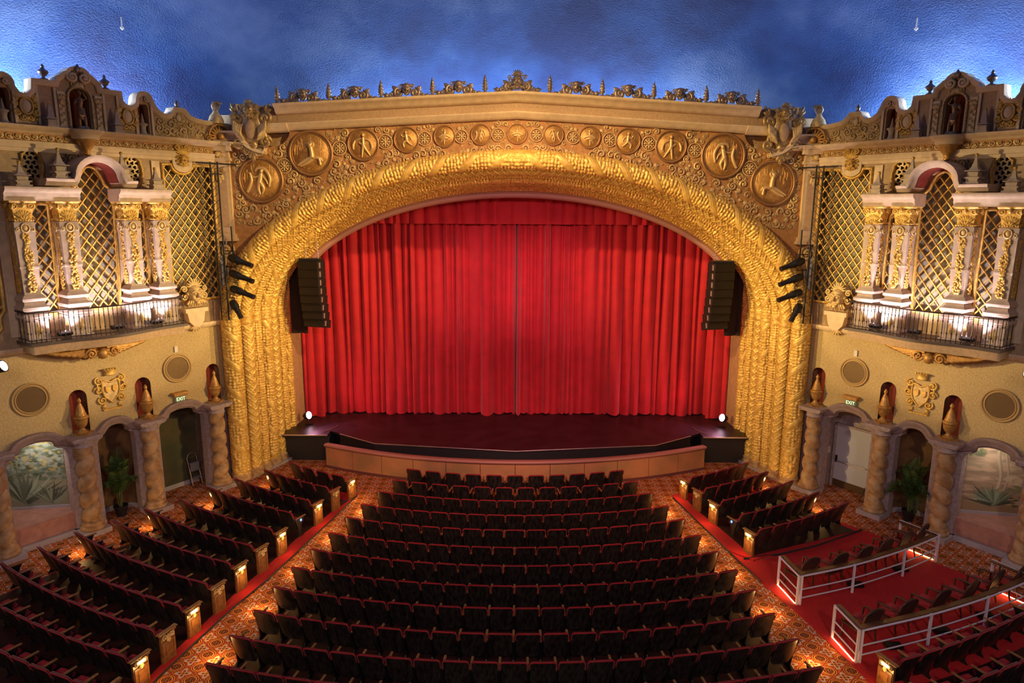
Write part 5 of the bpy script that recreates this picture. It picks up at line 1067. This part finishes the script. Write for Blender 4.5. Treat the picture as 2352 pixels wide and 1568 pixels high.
for u in (1.02, 1.38):
    b = MB(); b.add(P_tube([(u, -.6, .02), (u+.02, -.86, 1.05)], .016, 5)); obj('side_rail', b, TRIMM, t, mp)
    b = MB(); b.add(P_tube([(u+.02, -.72, .02), (u+.02, -.88, .9)], .014, 5)); obj('rear_leg', b, BLACK, t, mp)
b = MB(); b.add(P_tube([(1.03, -.86, 1.03)]+[(1.2-.17*math.cos(a), -.87, 1.05+.14*math.sin(a)) for a in [PI*k/8 for k in range(9)]]+[(1.39, -.86, 1.03)], .014, 5)); obj('top_handle', b, TRIMM, t, mp)
for z in (.28, .55, .82):
    b = MB(); b.add(P_box(1.03, 1.38, -.82+.1*(1-z), -.70+.1*(1-z), z, z+.03)); obj('tread', b, mat('tread_grey', (.22, .22, .25), .5), t, mp, smooth=0)
b = MB(); b.add(P_box(1.05, 1.37, -.72, -.69, .56, .86)); obj('folded_platform', b, mat('tread_grey', (1, 1, 1)), t, mp, smooth=0)
# ------------------------------------------------------------------ stage
st = [(0, 24.32), (5.43, 25.07), (7.05, 26.2), (7.5, 26.5), (9.05, 26.9), (9.05, 31), (0, 31)]
poly = st+[(-x, y) for x, y in st[::-1][1:-1]]
stage = thing('stage_apron', 'dark purple-black stage floor with pointed apron and pale metal edge', 'stage', (0, 27, 0))
flat('stage_floor', poly, 1.07, 1.15, STAGE, stage)
fas = [(-7.05, 26.22), (-5.42, 25.1), (0, 24.35), (5.42, 25.1), (7.05, 26.22)]
for i in range(4):
    b = MB(); (x0, y0), (x1, y1) = fas[i], fas[i+1]; b.add(([(x0, y0, .25), (x1, y1, .25), (x1, y1, 1.07), (x0, y0, 1.07), (x0, y0+.05, .25), (x1, y1+.05, .25), (x1, y1+.05, 1.07), (x0, y0+.05, 1.07)], [(0, 1, 2, 3), (4, 7, 6, 5), (3, 2, 6, 7)])); obj('fascia_panel', b, BLACKP, stage, smooth=0)
b = MB(); b.add(P_tube([(x, y-.045, 1.14) for x, y in fas], .018, 5)); obj('metal_edge', b, TRIMM, stage)
for s in (-1, 1):
    b = MB(); b.add(P_tube([(s*(7.75-.35*math.sin(q)), 26.35+.9*q/1.6, 1.16) for q in np.linspace(0, 1.6, 9)], .012, 4)); obj('floor_cable', b, TRIMM, stage)
    b = MB(); b.add(P_box(s*5.9-.25, s*5.9+.25, 24.95, 25.35, .55, .85)); tag(obj('pit_monitor', b, BLACK, smooth=0, bevel=.03), 'black monitor cabinet in the pit corner %s' % NEAR[s], 'speaker')
    bk = thing('stage_side_block', 'black box platform beside the apron %s' % NEAR[s], 'platform', (s*8.5, 27, 0))
    x0, x1 = sorted((s*7.5, s*9.5)); b = MB(); b.add(P_box(x0, x1, 26.25, 27.4, 0, 1.07)); obj('body', b, BLACKP, bk, smooth=0); b = MB(); b.add(P_box(x0-.06*(s < 0), x1+.06*(s > 0), 26.02, 27.6, 1.07, 1.152)); obj('top', b, STAGE, bk, smooth=0); b = MB(); b.add(P_box(x0-.06*(s < 0), x1+.06*(s > 0), 26.0, 26.03, 1.12, 1.155)); obj('metal_edge', b, TRIMM, bk, smooth=0)
    # foot lamp
    c = Vector((s*8.62, 27.35, 1.55)); d_ = Vector((-s*.93, -.42, .30)).normalized(); t = thing('stage_lamp', 'glowing pink-white lamp on the side block %s' % NEAR[s], 'lamp', (c.x, c.y, 1.152))
    b = MB(); b.add(P_tube([c-d_*.28, c-d_*.2, c], [.07, .13, .17], 14)); obj('head', b, BLACK, t); b = MB(); b.add(P_tube([c+d_*.002, c+d_*.012], [.155, .15], 16)); obj('lens', b, emis('pink_lens', (1, .62, .80), 14), t)
    b = MB(); b.add(P_box(c.x-.16, c.x+.16, c.y-.1, c.y+.1, 1.152, 1.19)); b.add(P_tube([c-d_*.12+Vector((0, 0, -.05)), Vector((c.x, c.y, 1.18))], .022, 6)); obj('stand', b, BLACK, t)
    light('SPOT', 'stage_lamp_beam', tuple(c+d_*.06), 260, (1, .35, .6), tuple(c+d_*3), .12, 120, .8)
    light('SPOT', 'stage_lamp_curtain', (s*8.2, 27.3, 1.6), 160, (1, .2, .3), (s*3, 29, 3.4), .2, 110, 1)
    # jamb behind the arch
pit = thing('pit_wall', 'curved orchestra rail of orange-brown panels with a pink cap below the stage', 'wall', (0, 24, 0))
PR = 16.6; PCY = 23.72+PR; AM = math.asin(7.45/PR); NP = 12
for i in range(NP):
    a0 = -AM+2*AM*i/NP+.0006; a1 = -AM+2*AM*(i+1)/NP-.0006; V = []
    for q in range(5):
        a = a0+(a1-a0)*q/4
        for r, z in ((PR, .1), (PR, .84), (PR-.12, .84), (PR-.12, .1)): V.append((r*math.sin(a), PCY-r*math.cos(a), z))
    F = [(q*4+k, (q+1)*4+k, (q+1)*4+(k+1) % 4, q*4+(k+1) % 4) for q in range(4) for k in range(4)]+[(0, 1, 2, 3), (19, 18, 17, 16)]
    b = MB(); b.add((V, F)); obj('panel', b, mat('pit_panel', (.60, .27, .12), .6, col2=(.40, .23, .10), vscale=1.2, bump=.2), pit, smooth=30)
def arcband(name, prof, m):
    V = []; n = 49; k = len(prof)
    for q in range(n):
        a = -AM+2*AM*q/(n-1); V += [((PR+r)*math.sin(a), PCY-(PR+r)*math.cos(a), z) for r, z in prof]
    b = MB(); b.add((V, [(q*k+j, (q+1)*k+j, (q+1)*k+(j+1) % k, q*k+(j+1) % k) for q in range(n-1) for j in range(k)])); obj(name, b, m, pit)
arcband('cap_rail', [(.03, .84), (.05, .88), (.09, .90), (.09, .96), (.05, .98), (-.15, .98), (-.18, .94), (-.18, .84)], mat('cap_pink', (.50, .22, .18), .45)); arcband('base_strip', [(.02, 0), (.02, .1), (-.12, .1), (-.12, 0)], mat('base_maroon', (.16, .05, .05), .6))
# ------------------------------------------------------------------ curtains
def cloth(x0, x1, z0, z1, y, amp, pitch, seed, nz=26, hem=0, dx=.028, topamp=1):
    rr_ = random.Random(seed); xs = [x0]
    while xs[-1] < x1: xs.append(xs[-1]+pitch*rr_.choice((.55, .8, 1, 1.25, 1.5)))
    xs[-1] = x1; am = [rr_.uniform(.55, 1.15) for _ in xs]; n = int((x1-x0)/dx); V = []
    for j in range(nz+1):
        v = j/nz; z = z0+(z1-z0)*v
        for i in range(n+1):
            x = x0+(x1-x0)*i/n; k = 0
            while k < len(xs)-2 and x > xs[k+1]: k += 1
            t_ = (x-xs[k])/max(.01, xs[k+1]-xs[k]); wob = .04*math.sin(z*.7+k*1.7)
            f = abs(math.sin(PI*min(1, max(0, t_+wob*math.sin(PI*t_)))))**.48
            aa = amp*am[k]*(1+.25*math.sin(z*.5+k))*(topamp+(1-topamp)*(1-v))
            yy = y-aa*f-.03*math.sin(x*9+z*.3)
            zz = z
            if hem and j == 0: zz = z0+.03*math.sin(k*2.1)
            if hem and z < z0+.3: yy -= .03*math.sin(PI*(z-z0)/.3)
            V.append((x, yy, zz))
    return V, [(j*(n+1)+i, j*(n+1)+i+1, (j+1)*(n+1)+i+1, (j+1)*(n+1)+i) for j in range(nz) for i in range(n)]
for s in (-1, 1):
    b = MB(); b.add(cloth(*( (-8.85, -.01) if s < 0 else (.01, 8.85)), 1.17, 10.95, 29.2, .38, .37, 31+s, 30, 1)); o = obj('stage_curtain', b, VELVET, smooth=180)
    tag(o, 'red velvet stage curtain half hanging in folds %s' % NEAR[s], 'curtain', 'stage curtain halves')
    b = MB(); x0, x1 = sorted((s*9.1, s*8.25)); b.add(cloth(x0, x1, 1.17, 10.4, 28.35+.15, .12, .3, 71+s, 20, 1)); tag(obj('curtain_leg', b, VELVET, smooth=180), 'narrow red side drape behind the speaker column %s' % NEAR[s], 'curtain', 'red side drapes')
b = MB(); b.add(cloth(-8.6, 8.6, 9.42, 11.0, 28.78, .22, .44, 99, 10, 0, .028, 1.0)); tag(obj('valance', b, VELVET, smooth=180), 'pleated red valance hanging across the top of the stage opening', 'valance')
b = MB(); b.add(P_box(-9.3, 9.3, 30.2, 30.3, 1.15, 11.5)); struct(obj('wall_back', b, BLACKP, smooth=0))
# ------------------------------------------------------------------ hung loudspeaker columns
for s in (-1, 1):
    t = thing('line_array', 'hanging black column of loudspeaker boxes %s' % NEAR[s], 'loudspeaker', (s*7.88, 26.3, 5.2))
    z = 8.06; y = 26.3; tilt = 0
    for k in range(8):
        tilt = rad(-1.2*k**1.35*.75); h = .335; b = MB(); cz = z-h/2
        b.add(P_frust(.42, .30, -.16, .42, .30, .16)); ct, sn = math.cos(tilt), math.sin(tilt); ry = rad(14)*s
        b.v = [(a*math.cos(ry)-(c*ct-e*sn)*math.sin(ry), a*math.sin(ry)+(c*ct-e*sn)*math.cos(ry), c*sn+e*ct) for a, c, e in b.v]
        b.v = [(s*7.88+a, y+c, cz+e) for a, c, e in b.v]; bx = obj('speaker_box', b, mat('speaker_black', (.009, .007, .007), .55), t, smooth=0, bevel=.012)
        b = MB()
        for fl in (-1, 1): b.add(P_box(fl*.44-.012, fl*.44+.012, -.2, -.12, -.1, .1))
        b.v = [(a*math.cos(ry)-(c*ct-e*sn)*math.sin(ry), a*math.sin(ry)+(c*ct-e*sn)*math.cos(ry), c*sn+e*ct) for a, c, e in b.v]; b.v = [(s*7.88+a, y+c, cz+e) for a, c, e in b.v]; obj('rigging_plate', b, TRIMM, bx, smooth=0)
        z -= h; y += .035*k*.6
    b = MB(); b.add(P_box(s*7.88-.4, s*7.88+.4, 26.05, 26.6, 8.06, 8.14)); obj('fly_frame', b, BLACK, t, smooth=0)
    for dx in (-.25, .25):
        b = MB(); b.add(P_tube([(s*7.88+dx, 26.4, 8.12), (s*7.88+dx*.6, 26.5, 9.05)], .015, 5))
        for k in range(7): b.add(P_ell((s*7.88+dx*(1-.05*k), 26.4+.012*k, 8.2+.11*k), (.028, .02, .04), 5, 4))
        obj('chain', b, TRIMM, t)
    b = MB(); b.add(cloth(*sorted((s*9.0, s*8.35)), 5.1, 8.0, 27.0, .06, .3, 5, 8)); tag(obj('black_drape', b, mat('black_cloth', (.02, .008, .008), .9), smooth=180), 'dark cloth hanging behind the speaker column %s' % NEAR[s], 'drape')
# ------------------------------------------------------------------ theatre seats
def seat_proto():
    r = thing('theatre_seat', '', 'seat')
    def hw(z): return .264-.06*max(0, (.36-z)/.14)**2-.05*max(0, (z-.86)/.05)**2
    def fb(i, j, off):
        v = j; z = .22+.685*v; x = (2*i-1)*hw(z); return (x, .085-.235*v-.045*(1-(x/.26)**2)+off, z)
    A = P_grid(lambda a, c: fb(a, c, 0), 8, 7); B_ = P_grid(lambda a, c: fb(a, c, .022), 8, 7)
    b = MB(); b.add(A); b.add((B_[0], [q[::-1] for q in B_[1]])); n = 72
    ed = [(i, i+1) for i in range(8)]+[(j*9+8, (j+1)*9+8) for j in range(7)]+[(63+i+1, 63+i) for i in range(8)][::-1]+[((j+1)*9, j*9) for j in range(7)]
    b.f += [(p, q, q+n, p+n) for p, q in ed]
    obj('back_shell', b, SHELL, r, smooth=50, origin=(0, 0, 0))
    ol = [(-.24, .42), (-.25, .62), (-.272, .70), (-.278, .84), (-.262, .90), (-.22, .925), (.22, .925), (.262, .90), (.278, .84), (.272, .70), (.25, .62), (.24, .42)]
    b = MB(); b.add(([(x, .085-.20*(z-.36)/.545, z) for x, z in ol]+[(x*.97, (.165 if z < .62 else .102)-.20*(z-.36)/.545, z-.012) for x, z in ol], [tuple(range(12)), tuple(range(23, 11, -1))]+[(i, i+12, (i+1) % 12+12, (i+1) % 12) for i in range(12)]))
    b.add(P_tube([(x, .05-.20*(z-.36)/.545-.03*(1-(x/.27)**2), z-.008) for x, z in ol[2:10]], [.009, .012, .014, .015, .015, .014, .012, .009], 6))
    obj('back_cushion', b, SEATRED, r, smooth=40, origin=(0, 0, 0))
    b = MB(); b.add(P_box(-.245, .245, .10, .47, .35, .44), lambda x, y, z: (x, y, z+.02*(y-.1)/.37)); obj('seat_cushion', b, SEATRED, r, smooth=60, bevel=.045, origin=(0, 0, 0))
    def arm(x):
        b = MB(); b.add(P_box(x-.028, x+.028, .0, .44, .60, .635)); obj('armrest', b, ARMW, r, smooth=30, bevel=.01, origin=(0, 0, 0))
        b = MB(); b.add(P_prism([(.02, 0), (.34, 0), (.30, .05), (.22, .1), (.24, .35), (.36, .60), (-.02, .60), (.06, .35), (.1, .1)], x-.016, x+.016)); b.v = [(y, a, c) for a, y, c in b.v]; obj('iron_standard', b, BLACK, r, smooth=0, origin=(0, 0, 0))
    return r, arm
proto, mkarm = seat_proto(); mkarm(.29)
p2_ = copy_tree(proto); n0 = len(COL.objects)
def extra_arm(root):
    for nm_ in ('armrest', 'iron_standard'):
        src = [c for c in proto.children if c.name.startswith(nm_)][0]; c = src.copy(); COL.objects.link(c); c.parent = root; c.location = (-.58, 0, 0)
bpy.data.objects.remove  # keep prototypes: p2_ is reused as the first wall-side seat below
PAN = MB(); PAN.add(P_box(-.03, .03, -.06, .32, 0, .72)); PAN.add(P_box(.03, .045, -.04, .30, .04, .09)); PAN.add(P_box(.03, .045, -.04, .30, .48, .52)); PAN.add(P_box(.03, .045, -.04, .0, .09, .48)); PAN.add(P_box(.03, .045, .26, .30, .09, .48)); PAN.add(P_box(.03, .04, .05, .21, .16, .43)); PAN.add(P_box(.03, .04, -.04, .30, .115, .13))
pan_o = obj('end_panel', PAN, WOOD, proto, smooth=0, origin=(0, 0, 0)); pan_me = pan_o.data
CAP = MB(); CAP.add(P_box(-.05, .055, -.12, .40, .72, .755)); cap_o = obj('panel_cap', CAP, ARMW, proto, smooth=30, bevel=.01, origin=(0, 0, 0)); cap_me = cap_o.data
q = MB(); qq = MB(); scroll(qq, .02, .62, .07, 1.4, 1, 0, .03, .3, 10); scroll(qq, .22, .62, .07, 1.4, -1, 3, .03, .3, 10); leaf(qq, .12, .6, -PI/2, .14, .1, .04); fan(qq, .12, .6, .1, .04, 5, 10, 170, .3)
q.add((qq.v, qq.f), lambda a, c, e: (c+.012, a, e)); car_o = obj('carving', q, GOLDP, proto, smooth=30, origin=(0, 0, 0)); car_me = car_o.data
LMP = MB(); LMP.add(P_ell((.075, .12, .645), (.035, .11, .03), 8, 6)); lmp_o = obj('aisle_lamp', LMP, emis('aisle_lamp_glow', (1, .72, .22), 9), proto, smooth=180, origin=(0, 0, 0)); lmp_me = lmp_o.data
BLP = MB(); BLP.add(P_ell((.06, .1, .6), (.02, .04, .045), 8, 6)); blp_o = obj('blue_marker', BLP, emis('blue_glow', (.1, .25, 1), 3), proto, smooth=180, origin=(0, 0, 0)); blp_me = blp_o.data
for o in (pan_o, cap_o, car_o, lmp_o, blp_o): bpy.data.objects.remove(o)
def child(me, parent, loc, rz=0, name=None):
    o = bpy.data.objects.new(name or me.name.split('.')[0], me); COL.objects.link(o); o.parent = parent; o.location = loc; o.rotation_euler = (0, 0, rz); return o
ORD = ['first', 'second', 'third', 'fourth', 'fifth', 'sixth', 'seventh', 'eighth', 'ninth', 'tenth', 'eleventh', 'twelfth', 'thirteenth']
used = [0]
for c in list(p2_.children): bpy.data.objects.remove(c)
bpy.data.objects.remove(p2_)
def place_seat(R, th, label, group):
    x, y = pol(R, th)
    px, py = proj(x, y, .9); pb = proj(x, y, .5)
    if px < -45 or px > 2400 or (py > 1585 and pb[1] > 1585): return None
    o = proto if not used[0] else copy_tree(proto); used[0] += 1
    for c in list(o.children):
        if used[0] > 1 and c.get('extra'): pass
    # seat back line lies at local y=-.12, so push the seat forward
    o.location = (x-math.sin(th)*.12, y+math.cos(th)*.12, .015); o.rotation_euler = (0, 0, th); o['label'] = label; o['category'] = 'seat'; o['group'] = group
    return o
FIRST = []
for k, (R, h, n) in enumerate(CROWS):
    A_ = math.asin(h/R)
    for i in range(n):
        th = -A_+2*A_*(i+.5)/n
        near = min(i, n-1-i); sd_ = 'blue-marker' if i < n-1-i else 'railing'
        pos_ = 'middle seat' if i == n-1-i else ('%s from the %s aisle' % (ORD[near], 'railing-side' if i > n-1-i else 'stepladder-side') if near else '%s end' % ('railing-side' if i else 'stepladder-side'))
        lab = 'black-backed red theatre seat, %s, %s centre row' % (pos_, ORD[k])
        o = place_seat(R, th, lab, 'centre block seats')
        if o is not None: FIRST.append((o, k, i, n))
arm_me = [c for c in proto.children if c.name.startswith('armrest')][0].data; std_me = [c for c in proto.children if c.name.startswith('iron_standard')][0].data
def end_arm(o): child(arm_me, o, (-.58, 0, 0)); child(std_me, o, (-.58, 0, 0))
SIDE_SEATS = []
for s, rows in ((-1, LROWS), (1, RROWS)):
    for k, (A0, B0, n) in enumerate(rows):
        R = (math.hypot(A0[0], CY-A0[1])+math.hypot(B0[0], CY-B0[1]))/2
        ta = math.atan2(A0[0], CY-A0[1]); tb = math.atan2(B0[0], CY-B0[1])
        for i in range(n):      # i = 0 at the aisle
            th = tb+(ta-tb)*(i+.5)/n
            nm_ = ORD[i] if i else 'end seat'
            if s < 0: w_ = '%s stepladder-side row' % ORD[k]
            else: w_ = ('%s row before the railings' % ORD[k]) if k < 5 else '%s row behind the railings' % ORD[k-5]
            o = place_seat(R, th, 'black-backed red theatre seat, %s, %s' % (nm_+' from the aisle' if i else 'aisle end seat', w_), 'stepladder-side block seats' if s < 0 else ('seats before the railings' if k < 5 else 'seats behind the railings'))
            if o is not None: SIDE_SEATS.append((o, s, k, i, n, R, th))
for o, k, i, n in FIRST:
    if i == 0 or k < 2: end_arm(o)
    if (i == 0 or i == n-1) and k % 2 == 0 and k > 1:
        R, h, _ = CROWS[k]; th = o.rotation_euler[2]; sd_ = -1 if i == 0 else 1
        lx = sd_*.33; x = o.location[0]+math.cos(th)*lx; y = o.location[1]+math.sin(th)*lx
        light('POINT', 'aisle_lamp_light', (x+sd_*.5, y+.25, .24), 12, (1, .56, .16), None, .05)
for o, s, k, i, n, R, th in SIDE_SEATS:
    if s < 0 and i == n-1: end_arm(o)
    if s > 0 and i == 0: end_arm(o)
    if i == 0:
        fx = -s; blue = k == 3
        lx = fx*.36
        if not blue:
            p = child(pan_me, o, (lx, 0, 0), 0 if fx > 0 else 0, 'end_panel'); p.scale = (fx, 1, 1); c = child(cap_me, p, (0, 0, 0)); c = child(car_me, p, (0, 0, 0))
            lit = k % 2 == 0 if k < 5 or s < 0 else k == 5
            if lit:
                child(lmp_me, p, (0, 0, 0)); x = o.location[0]+math.cos(th)*(lx+fx*.2); y = o.location[1]+math.sin(th)*(lx+fx*.2)
                light('POINT', 'aisle_lamp_light', (x+fx*.12, y+.1, .42), 6, (1, .58, .16), None, .04)
        else:
            p = child(blp_me, o, (lx, 0, 0), 0, 'blue_marker'); p.scale = (fx, 1, 1)
# wall-side aisle glow from the last seats of each side row
for o, s, k, i, n, R, th in SIDE_SEATS:
    if i == n-1 and k % 2 == 1 and k < 9 and (s < 0 or k < 5):
        x = o.location[0]+s*math.cos(th)*.5; y = o.location[1]+s*math.sin(th)*.5; light('POINT', 'aisle_lamp_light', (x+s*.1, y+.15, .35), 12, (1, .56, .16), None, .05)
# ------------------------------------------------------------------ railed boxes with armchairs
def armchair():
    r = thing('box_armchair', '', 'armchair')
    b = MB(); b.add(P_box(-.25, .25, -.22, .27, .40, .49)); obj('seat_cushion', b, SEATRED, r, smooth=60, bevel=.04, origin=(0, 0, 0))
    b = MB(); b.add(P_box(-.27, .27, -.24, .29, .34, .40)); obj('seat_frame', b, WOODD, r, smooth=30, bevel=.015, origin=(0, 0, 0))
    for x, y, lean in ((-.24, .25, 0), (.24, .25, 0), (-.22, -.22, -.06), (.22, -.22, -.06)):
        b = MB(); b.add(P_tube([(x, y+lean, 0), (x, y, .2), (x, y, .38)], [.016, .024, .028], 6)); obj('leg', b, WOODD, r, origin=(0, 0, 0))
    ol = [(-.2, .44), (-.26, .55), (-.275, .72), (-.25, .84), (-.17, .91), (0, .945), (.17, .91), (.25, .84), (.275, .72), (.26, .55), (.2, .44)]
    yb = lambda z: -.24-.14*(z-.44)/.5
    b = MB(); b.add(P_tube([(x, yb(z), z) for x, z in ol], .025, 6, True)); obj('back_frame', b, mat('chair_wood', (.07, .028, .014), .4, var=.2, coat=.3), r, origin=(0, 0, 0))
    b = MB(); n = len(ol); b.add(([(x*.98, yb(z)+d, z) for d in (-.008, .012) for x, z in ol], [tuple(range(n)), tuple(range(2*n-1, n-1, -1))])); obj('cane_back', b, mat('cane', (.045, .022, .018), .6, var=.3, vscale=60), r, smooth=0, origin=(0, 0, 0))
    for s in (-1, 1):
        b = MB(); b.add(P_tube([(s*.26, -.28, .66), (s*.30, -.1, .655), (s*.31, .1, .65), (s*.30, .2, .63), (s*.28, .2, .44)], [.022, .024, .026, .026, .02], 6)); obj('arm', b, mat('chair_wood', (1, 1, 1)), r, origin=(0, 0, 0))
    return r
ac = armchair(); first = True
CH = {'front': [(7.89, 16.7), (8.78, 16.94), (9.65, 17.33), (10.48, 17.79), (11.34, 18.27), (12.05, 18.69)], 'rear': [(8.35, 14.33), (9.39, 14.75), (10.45, 15.17), (11.48, 15.61), (12.45, 16.1), (13.19, 16.32)]}
for bx, pts in CH.items():
    for i, (x, y) in enumerate(pts):
        o = ac if first else copy_tree(ac); first = False; o.scale = (1.06, 1.06, 1.1); th = math.atan2(x, CY-y)+.03*math.sin(i*3)
        o.location = (x-math.sin(th)*.34, y+math.cos(th)*.34, .016); o.rotation_euler = (0, 0, th)
        o['label'] = 'cane-backed wooden armchair with red seat, %s from the aisle in the %s railed box' % (ORD[i], 'stage-side' if bx == 'front' else 'second'); o['category'] = 'armchair'; o['group'] = 'armchairs in the railed boxes'
def curve(pts, n=10):
    out = []
    for i in range(len(pts)-1):
        p0 = Vector(pts[max(i-1, 0)]); p1 = Vector(pts[i]); p2 = Vector(pts[i+1]); p3 = Vector(pts[min(i+2, len(pts)-1)])
        for j in range(n):
            t_ = j/n; out.append(.5*((2*p1)+(-p0+p2)*t_+(2*p0-5*p1+4*p2-p3)*t_**2+(-p0+3*p1-3*p2+p3)*t_**3))
    return out+[Vector(pts[-1])]
for bi, (near_, rear, far_, nposts) in enumerate((((7.22, 17.1), [(7.42, 16.12), (9.06, 16.70), (10.88, 17.55), (12.30, 18.36)], (11.75, 19.35), 4), ((7.66, 14.78), [(7.84, 13.82), (9.76, 14.45), (11.6, 15.2), (13.35, 16.05)], (12.95, 17.0), 4))):
    lab = ('stage-side', 'second')[bi]
    t = thing('white_railing', 'white three-bar railing with wooden ledge around the %s box of armchairs' % lab, 'railing', (10, 16-bi*2, 0))
    cr = curve([(x, y, 0) for x, y in rear])
    s1 = [Vector((*near_, 0)), Vector((*rear[0], 0))+Vector((-.08, .0, 0))]; s2 = [Vector((*rear[-1], 0))+Vector((.05, .08, 0)), Vector((*far_, 0))]
    for seg in (s1, cr, s2):
        for z, r in ((.80, .026), (.42, .02), (.18, .02)):
            b = MB(); b.add(P_tube([p+Vector((0, 0, z+.016)) for p in seg], r, 6)); obj('rail', b, WHITE, t)
    posts = [s1[0], s1[1], s2[1], s2[0]]+[Vector((x, y, 0)) for x, y in rear]
    for p in posts:
        b = MB(); b.add(P_box(p.x-.026, p.x+.026, p.y-.026, p.y+.026, .016, .84)); obj('post', b, WHITE, t, smooth=0)
    def ledge(pts, inset, wd, z, m, nm_):
        V = []; n = len(pts)
        for i, p in enumerate(pts):
            d_ = (pts[min(i+1, n-1)]-pts[max(i-1, 0)]).normalized(); nn = Vector((-d_.y, d_.x, 0))
            for o_, zz in ((inset, z), (inset, z+.035), (inset+wd, z+.035), (inset+wd, z)): q_ = p+nn*o_; V.append((q_.x, q_.y, zz))
        b = MB(); b.add((V, [(i*4+k, (i+1)*4+k, (i+1)*4+(k+1) % 4, i*4+(k+1) % 4) for i in range(n-1) for k in range(4)]+[(0, 1, 2, 3), tuple(range(4*n-1, 4*n-5, -1))])); obj(nm_, b, m, t, smooth=30)
    LW = mat('ledge_wood', (.13, .055, .02), .35, var=.25, vscale=8, coat=.4)
    ledge(cr, .05, .13, .80, LW, 'ledge'); ledge(s1, .03, .10, .83, LW, 'ledge'); ledge(s2, .03, .10, .80, LW, 'ledge')
    for p in (s1[1], cr[10], cr[20]):
        b = MB(); b.add(P_tube([p+Vector((.06, .12, 0.016)), p+Vector((.06, .12, .80))], .02, 6)); obj('ledge_leg', b, WOODD, t)
    for seg in (s1, s2):
        b = MB(); d_ = seg[1]-seg[0]; b.add(P_tube([seg[0]+d_*.04+Vector((-.03, 0, .028)), seg[0]+d_*.96+Vector((-.03, 0, .028))], .012, 5)); obj('led_strip', b, emis('led_warm', (1, .55, .2), 14), t)
        m_ = seg[0]+d_*.5; light('AREA', 'led_strip_light', (m_.x-.06, m_.y, .12), 2.2, (1, .5, .15), (m_.x-.2, m_.y, 0), .5)
# black footrests under the ledges
for i, (x, y) in enumerate(((9.3, 17.0), (11.0, 17.85), (8.9, 14.35), (10.4, 14.95), (11.9, 15.6))):
    b = MB(); b.add(P_box(x-.2, x+.2, y-.1, y+.12, .016, .12)); tag(obj('floor_box', b, BLACK, smooth=0, bevel=.02), 'small black box on red carpet behind armchairs, %s from the aisle, %s box' % (('first', 'second', 'first', 'second', 'third')[i], 'stage-side' if i < 2 else 'second'), 'box')
